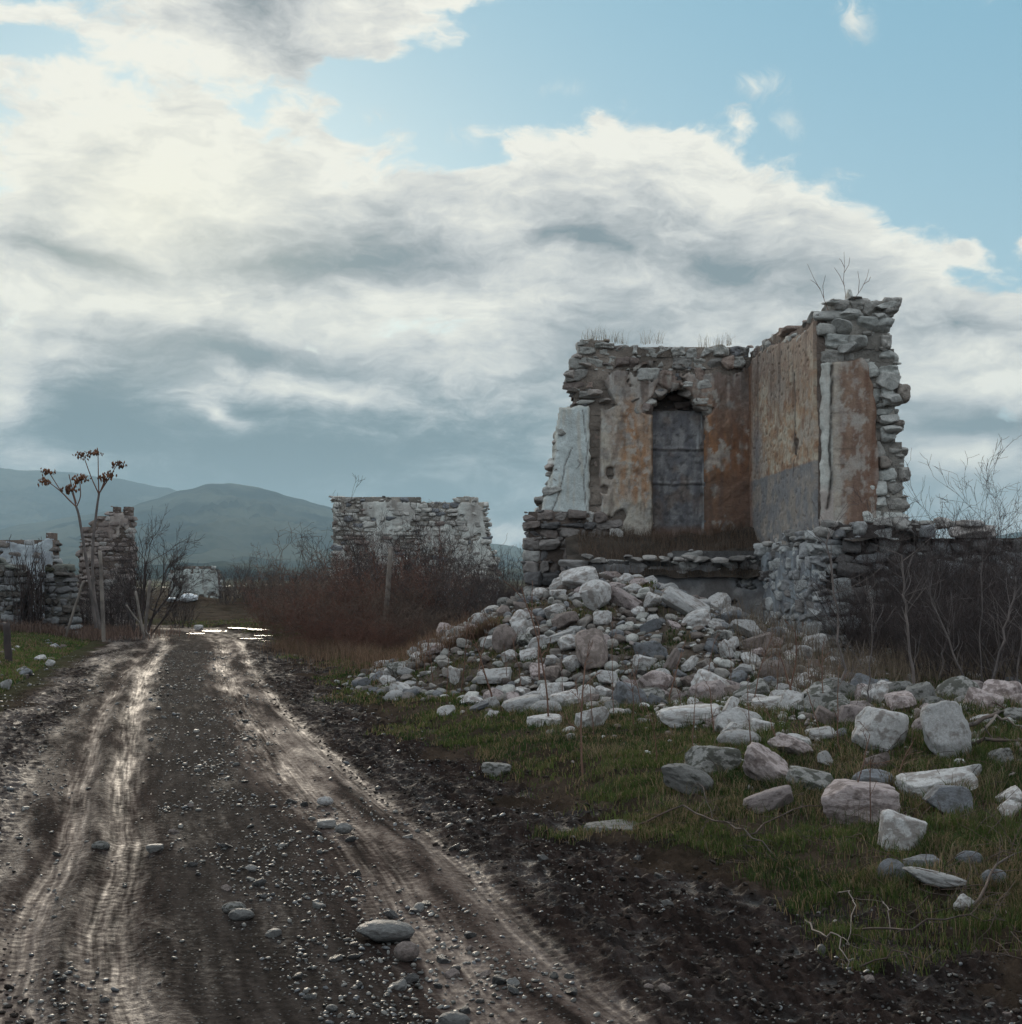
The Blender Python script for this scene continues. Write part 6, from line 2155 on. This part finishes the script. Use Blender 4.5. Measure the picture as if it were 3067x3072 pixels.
R = np.random.default_rng(55)
for (lb, d, main, brs, heads) in [
    ('taller stalk with clusters of rusty seed keys, nearer to the bare tree', 35.0,
     [(189, 1186), (176, 1110), (175, 1033), (181, 972), (186.5, 932)],
     [[(186.5, 932), (172, 900), (158, 861)], [(186.5, 932), (185.5, 890), (185, 850)], [(186.5, 932), (207, 900), (221, 876)], [(188, 930), (200, 905), (206, 892)], [(189, 928), (196, 910), (199, 898)]],
     [(153, 857), (182, 850), (224, 873), (203, 893), (196, 898)]),
    ('shorter stalk with clusters of rusty seed keys, the left one of the pair', 35.4,
     [(181, 1184), (166, 1080), (154, 1004), (148, 970), (143.5, 956)],
     [[(143.5, 956), (118, 930), (92, 890)], [(143.5, 956), (112, 925), (86, 906)], [(143.5, 956), (138, 935), (129, 914)], [(144, 950), (136, 920), (130, 895)], [(145, 955), (152, 935), (150, 902)]],
     [(91, 889), (84, 905), (131, 917), (148, 901), (157, 899), (126, 921)])]:
    b0 = at(main[0][0], main[0][1], d); b0[2] = float(H(b0[0], b0[1]))
    o = thing('seed_stalk', lb, 'plant', tuple(b0))
    P_ = curve_pts(main, d)
    seg_mesh('stem', stem_segs(P_, .045, .028), tw_grey, o, 5)
    for q in brs:
        seg_mesh('branch', stem_segs(curve_pts(q, d), .016, .009), tw_weed, o, 4)
    for (u, v) in heads:
        c = at(u, v, d); vs = []; fs = []; k = 0
        for _ in range(34):
            q = c + R.normal(0, 1, 3) * np.array([.085, .06, .045])
            L = R.uniform(.05, .11); w_ = L * .35; a = R.uniform(0, 6.28)
            dx = np.array([cos(a), sin(a), 0]) * w_; dn = np.array([R.normal(0, .02), R.normal(0, .02), -L])
            nn = np.array([-sin(a), cos(a), 0]) * .008
            vs += [q, q + dn * .5 + dx + nn, q + dn, q + dn * .5 - dx + nn, q + dn * .5 - nn * 2]
            fs += [(k, k + 1, k + 4), (k + 1, k + 2, k + 4), (k + 2, k + 3, k + 4), (k + 3, k, k + 4), (k, k + 3, k + 1), (k + 1, k + 3, k + 2)]; k += 5
        link('seed_cluster', mesh_arr('seed_cluster', np.array(vs), np.array(fs)), mat_seed, o)

# ------------------------------------------------------------------ wooden posts
def post(u0, v0, u1, v1, d, w_, lb, group):
    a = at(u0, v0, d); b_ = at(u1, v1, d)
    g = float(H(a[0], a[1]))
    if a[2] > g - 0.1:
        e = (b_ - a) / (b_[2] - a[2]); a = a + e * (g - 0.15 - a[2])
    n_ = 12; t = np.linspace(0, 1, n_)
    vs = []
    for i in range(n_):
        c = a + (b_ - a) * t[i] + np.array([vn2(np.array([i * .4]), np.array([u0]), 3)[0] * .015, 0, 0])
        r = w_ / 2 * (1 - .12 * t[i])
        for k in range(8):
            an = 2 * pi * k / 8; rr = r * (1 + .14 * vn2(np.array([k * 1.7 + u0]), np.array([i * .25]), 5)[0])
            vs.append(c + np.array([cos(an) * rr, sin(an) * rr, 0.03 * sin(an * 2 + u0) if i == n_ - 1 else 0]))
    vs.append(b_ + np.array([0, 0, .01]))
    f = []
    for i in range(n_ - 1):
        for k in range(8):
            f.append((i * 8 + k, i * 8 + (k + 1) % 8, i * 8 + 8 + (k + 1) % 8, i * 8 + 8 + k))
    tf = [((n_ - 1) * 8 + k, (n_ - 1) * 8 + (k + 1) % 8, n_ * 8) for k in range(8)]
    me = mesh_arr('wooden_post', np.array(vs), [np.array(f), np.array(tf)])
    tag(link('wooden_post', me, tw_dark if 'black' in lb else mat_post), lb, 'post', group)


PG_ = 'wooden fence posts'
post(728, 1160, 738, 1034, 29.0, .105, 'weathered wooden post sticking out of the rusty brambles, the only one right of the road', PG_)
post(195, 1180, 189, 1040, 34.5, .10, 'tall wooden post between the dry seed stalks and the bare tree', PG_)
post(137, 1160, 157, 1097, 35.0, .07, 'leftmost wooden post, leaning right beside the mossy pier', PG_)
post(276, 1172, 283, 1096, 37.0, .085, 'rightmost wooden post of the left verge, close to the bare tree', PG_)
post(268, 1182, 256, 1116, 36.5, .075, 'wooden post leaning left just before the bare tree', PG_)
post(265, 1178, 238, 1142, 36.8, .065, 'shortest slanting wooden post before the bare tree', PG_)
post(15, 1228, 12, 1176, 25.0, .14, 'black charred stump of a post at the left edge of the picture', PG_)

# white bundle dumped on the far bank
V, F = rock_verts('round', 4441, 4)
q = V * 1.3 + 5
V = V * (1 + 0.22 * np.abs(fbm3(q[:, 0] * 1.6, q[:, 1] * 1.6, q[:, 2] * 1.6, 3, 7)))[:, None]
m_, n, b, _ = M('white_plastic')
b.inputs['Base Color'].default_value = (0.62, 0.64, 0.66, 1); b.inputs['Roughness'].default_value = 0.45
p = hit(356, 1158)
p = at(356, 1150, 58.5)
o = link('plastic_bag', mesh_arr('plastic_bag', V * np.array([.34, .26, .17]), F, smooth=True), m_, None, (p[0], p[1], float(H(p[0], p[1])) + .14))
tag(o, 'crumpled white plastic bag lying beyond the road bend before the pale far wall', 'bag')
V2, F2 = rock_verts('round', 4447, 3)
o = link('plastic_bag', mesh_arr('plastic_bag', V2 * np.array([.26, .2, .10]), F2, smooth=True), m_, None, (p[0] - .62, p[1] - .2, float(H(p[0] - .6, p[1])) + .06))
tag(o, 'small flat white plastic scrap left of the crumpled bag', 'bag')

# ------------------------------------------------------------------ saplings and weeds in front
SAP = [
    ([(1602, 1424), (1596, 1330), (1588, 1239), (1575, 1120), (1561, 1006)], 13.0, .020, 'tallest grey sapling, left of the others, rising before the basement corner'),
    ([(1727, 1372), (1722, 1290), (1712, 1180), (1706, 1110), (1700, 1048)], 13.4, .022, 'thick straight grey sapling between the two big pale boulders'),
    ([(1640, 1420), (1641, 1330), (1643, 1230), (1646, 1138)], 11.9, .012, 'thin straight sapling just left of the boulder with the dark hollow'),
    ([(1863, 1395), (1868, 1320), (1888, 1230), (1908, 1150), (1917, 1088)], 14.0, .022, 'pale curved sapling bending right near the right edge'),
    ([(1857, 1395), (1830, 1310), (1800, 1230), (1764, 1141), (1750, 1090)], 14.2, .018, 'dark sapling leaning left across the thicket'),
    ([(1773, 1316), (1778, 1260), (1786, 1210), (1791, 1168)], 14.8, .022, 'short brown sapling behind the largest upright boulder'),
    ([(1857, 1398), (1856, 1300), (1850, 1190), (1854, 1060)], 14.4, .013, 'upright thin sapling in the right-hand clump'),
    ([(1914, 1420), (1918, 1330), (1925, 1240), (1935, 1150)], 13.6, .013, 'sapling at the very right edge of the picture'),
]
rnd = random.Random(77)
for pts, d, r, lb in SAP:
    b0 = at(*pts[0], d); g = float(H(b0[0], b0[1]))
    o = thing('sapling', lb, 'sapling', (b0[0], b0[1], g), 'grey saplings on the right')
    P_ = curve_pts(pts, d)
    P_[0] = np.array([b0[0], b0[1], g - .08])
    r = r * .72
    P_ = [P_[0]] + [q_ + np.array([rnd.gauss(0, .012), rnd.gauss(0, .012), 0]) for q_ in P_[1:]]
    seg_mesh('stem', stem_segs(P_, r, r * .45), tw_grey, o, 6)
    out = {0: [], 1: []}
    for k in range(4, len(P_)):
        for _ in range(4):
            if rnd.random() < .55:
                grow(out, tuple(P_[k]), nrm((rnd.gauss(0, .8), rnd.gauss(0, .8), .9)), rnd.uniform(.15, .5), r * .22, 1, rnd, .6, .05, .12, (0, 1), .5, 4, 1, .5)
    if out[1]: seg_mesh('twig', [(*s_[:6], max(s_[6], .0018), max(s_[7], .0015)) for s_ in out[1] + out[0]], tw_grey, o)

WEEDG = 'dry reddish weeds before the pile'
WP = []


def weed(seed, Hh):
    rnd = random.Random(seed)
    o = thing('dry_weed', '', 'weed', (0, 0, 0), WEEDG)
    out = {0: [], 1: [], 2: []}
    grow(out, (0, 0, -.03), nrm((rnd.gauss(0, .10), rnd.gauss(0, .10), 1)), Hh, .0085, 2, rnd, .55, .02, .06, (0, 2), .4, 9, 3, .26)
    seg_mesh('stem', out[2], tw_weed, o, 4)
    f = [(*s_[:6], max(s_[6], .0026), max(s_[7], .002)) for s_ in out[1] + out[0]]
    if f: seg_mesh('twig', f, tw_weed, o)
    return o


wps = [weed(900 + i, h_) for i, h_ in enumerate((1.0, .85, 1.15, .7, .55, .9))]
# (u of the foot, v of the foot, v of the tip)
WD = [(1036, 1370, 1095), (1100, 1478, 1240), (1160, 1360, 1200), (1196, 1375, 1255), (1262, 1330, 1225), (1290, 1360, 1262), (1335, 1310, 1190), (1420, 1345, 1195), (1418, 1410, 1300), (1488, 1330, 1180), (1502, 1335, 1225),
      (1465, 1320, 1205), (1530, 1330, 1235), (1556, 1340, 1215), (1585, 1420, 1280), (1550, 1395, 1300), (1020, 1300, 1170), (985, 1310, 1200), (955, 1290, 1215), (870, 1310, 1170), (845, 1330, 1225), (900, 1300, 1195), (930, 1330, 1200), (818, 1290, 1200),
      (1060, 1325, 1230), (1240, 1440, 1330), (1310, 1420, 1310), (1380, 1300, 1215), (1475, 1430, 1330), (1610, 1550, 1380), (1640, 1560, 1420), (1690, 1480, 1390), (1120, 1395, 1290), (1185, 1330, 1235), (1350, 1390, 1290), (800, 1275, 1195), (775, 1265, 1200), (1215, 1350, 1260)]
for i, (u, v, vt) in enumerate(WD):
    p = hit(u, v)
    Hh = (v - vt) * .53 / FPX * p[1]
    src = wps[i % 6]; h0 = (1.0, .85, 1.15, .7, .55, .9)[i % 6]
    o = src if i < 6 else dup(src)
    o.location = tuple(p); o.rotation_euler = (0, 0, rnd.uniform(0, 6.28)); s_ = Hh / h0; o.scale = (max(s_, .6), max(s_, .6), s_)
    o['label'] = 'thin reddish dry weed stalk standing before the rubble pile'

# fallen twigs in the grass, lower right
FB = [([(1196, 1560), (1290, 1548), (1370, 1580), (1440, 1620), (1500, 1650)], .006, 'long dark fallen branch arching over the grass at the mud edge'),
      ([(1400, 1585), (1480, 1560), (1540, 1545), (1600, 1540)], .005, 'thin dry branch lying before the long pinkish block'),
      ([(1575, 1700), (1600, 1712), (1612, 1745), (1598, 1790)], .006, 'pale hooked twig in the lower right grass'),
      ([(1662, 1720), (1668, 1740), (1684, 1764), (1680, 1790)], .006, 'short bleached twig standing askew in the lower right grass'),
      ([(1520, 1745), (1560, 1800), (1590, 1815), (1600, 1835)], .007, 'bleached crooked branch at the lower right mud edge'),
      ([(1600, 1760), (1700, 1795), (1800, 1770), (1900, 1745)], .005, 'long thin branch bowed across the lower right corner'),
      ([(1760, 1420), (1810, 1400), (1870, 1370), (1935, 1330)], .022, 'thick dead branch of the tangle at the right edge'),
      ([(1800, 1412), (1860, 1418), (1930, 1400)], .018, 'dark dead branch lowest in the tangle at the right edge'),
      ([(1840, 1395), (1880, 1370), (1925, 1372)], .014, 'bleached dead branch on top of the tangle at the right edge'),
      ([(1290, 1470), (1330, 1510), (1345, 1545)], .004, 'grey twig leaning on the dark lichened wedge'),
      ([(1620, 1830), (1690, 1840), (1760, 1825)], .004, 'thin twig nearly level in the bottom right grass'),
      ([(1840, 1720), (1880, 1660), (1929, 1610)], .007, 'brown twig slanting up to the right edge')]
for pts, r, lb in FB:
    P_ = []
    for j, (a, b_) in enumerate(pts):
        q = hit(a, b_ + 8)
        # lift the middle a little off the grass
        q = q + np.array([0, 0, .03 + (.07 if 0 < j < len(pts) - 1 else 0)])
        P_.append(q)
    fine = []
    for j in range(len(P_) - 1):
        for t in np.linspace(0, 1, 5)[:-1]:
            fine.append(P_[j] * (1 - t) + P_[j + 1] * t + R.normal(0, .008, 3))
    fine.append(P_[-1])
    pale = any(w_ in lb for w_ in ('pale', 'bleached'))
    if pale and r < .01: r = r * .6
    segs = stem_segs(fine, r, r * .5)
    o = thing('fallen_branch', lb, 'branch', tuple(fine[0]))
    pale = any(w_ in lb for w_ in ('pale', 'bleached'))
    seg_mesh('stem', segs, tw_pale if pale else tw_fall, o, 5)
    out = {0: [], 1: []}
    for k in range(2, len(fine)):
        if rnd.random() < (.15 if pale else .6):
            grow(out, tuple(fine[k]), nrm((rnd.gauss(0, 1), rnd.gauss(0, 1), .5)), rnd.uniform(.05, .16), r * .45, 1, rnd, .6, -.08, .15, (0, 1), .5, 4, 1, .5)
    if out[1]: seg_mesh('twig', [(*s_[:6], max(s_[6], .0014), max(s_[7], .0012)) for s_ in out[1] + out[0]], tw_pale if pale else tw_fall, o)

# low litter of thin dead twigs in the grass
rnd = random.Random(5); segs = []
for _ in range(1500):
    u = rnd.uniform(850, 1929); v = rnd.uniform(1300, 1900)
    px, py = 0, 0
    p = hit(u, v)
    if float(road_s(p[0], p[1])) < 0.25: continue
    if rnd.random() > 0.25 + 0.75 * float(sst(1.0, 2.5, p[0])): continue
    d = nrm((rnd.gauss(0, 1), rnd.gauss(0, 1), abs(rnd.gauss(0, .35))))
    q = (p[0], p[1], p[2] + .01)
    L = rnd.uniform(.08, .35)
    for k in range(4):
        d = nrm((d[0] + rnd.gauss(0, .25), d[1] + rnd.gauss(0, .25), d[2] + rnd.gauss(0, .15) - .05))
        q2 = (q[0] + d[0] * L / 4, q[1] + d[1] * L / 4, max(q[2] + d[2] * L / 4, p[2] + .01))
        segs.append((*q, *q2, .0022, .0017)); q = q2
tag(seg_mesh('twig_litter', segs, tw_fall), 'litter of thin dead twigs lying in the grass', 'twigs', None, 'stuff')

# ------------------------------------------------------------------ the air
bpy.ops.mesh.primitive_cube_add(size=1)
hz = bpy.context.object
hz.name = 'haze'
hz.scale = (16000, 16000, 480)
hz.location = (0, 0, 480 / 2 - 7.0)
hm = bpy.data.materials.new('haze_air'); hm.use_nodes = True
nt = hm.node_tree; nt.nodes.clear()
ho = nt.nodes.new('ShaderNodeOutputMaterial'); hv = nt.nodes.new('ShaderNodeVolumePrincipled')
hv.inputs['Color'].default_value = (0.62, 0.86, 1.0, 1)
hv.inputs['Density'].default_value = 0.00012
hv.inputs['Anisotropy'].default_value = 0.2
nt.links.new(hv.outputs[0], ho.inputs['Volume'])
hz.data.materials.append(hm)
tag(hz, kind='stuff')
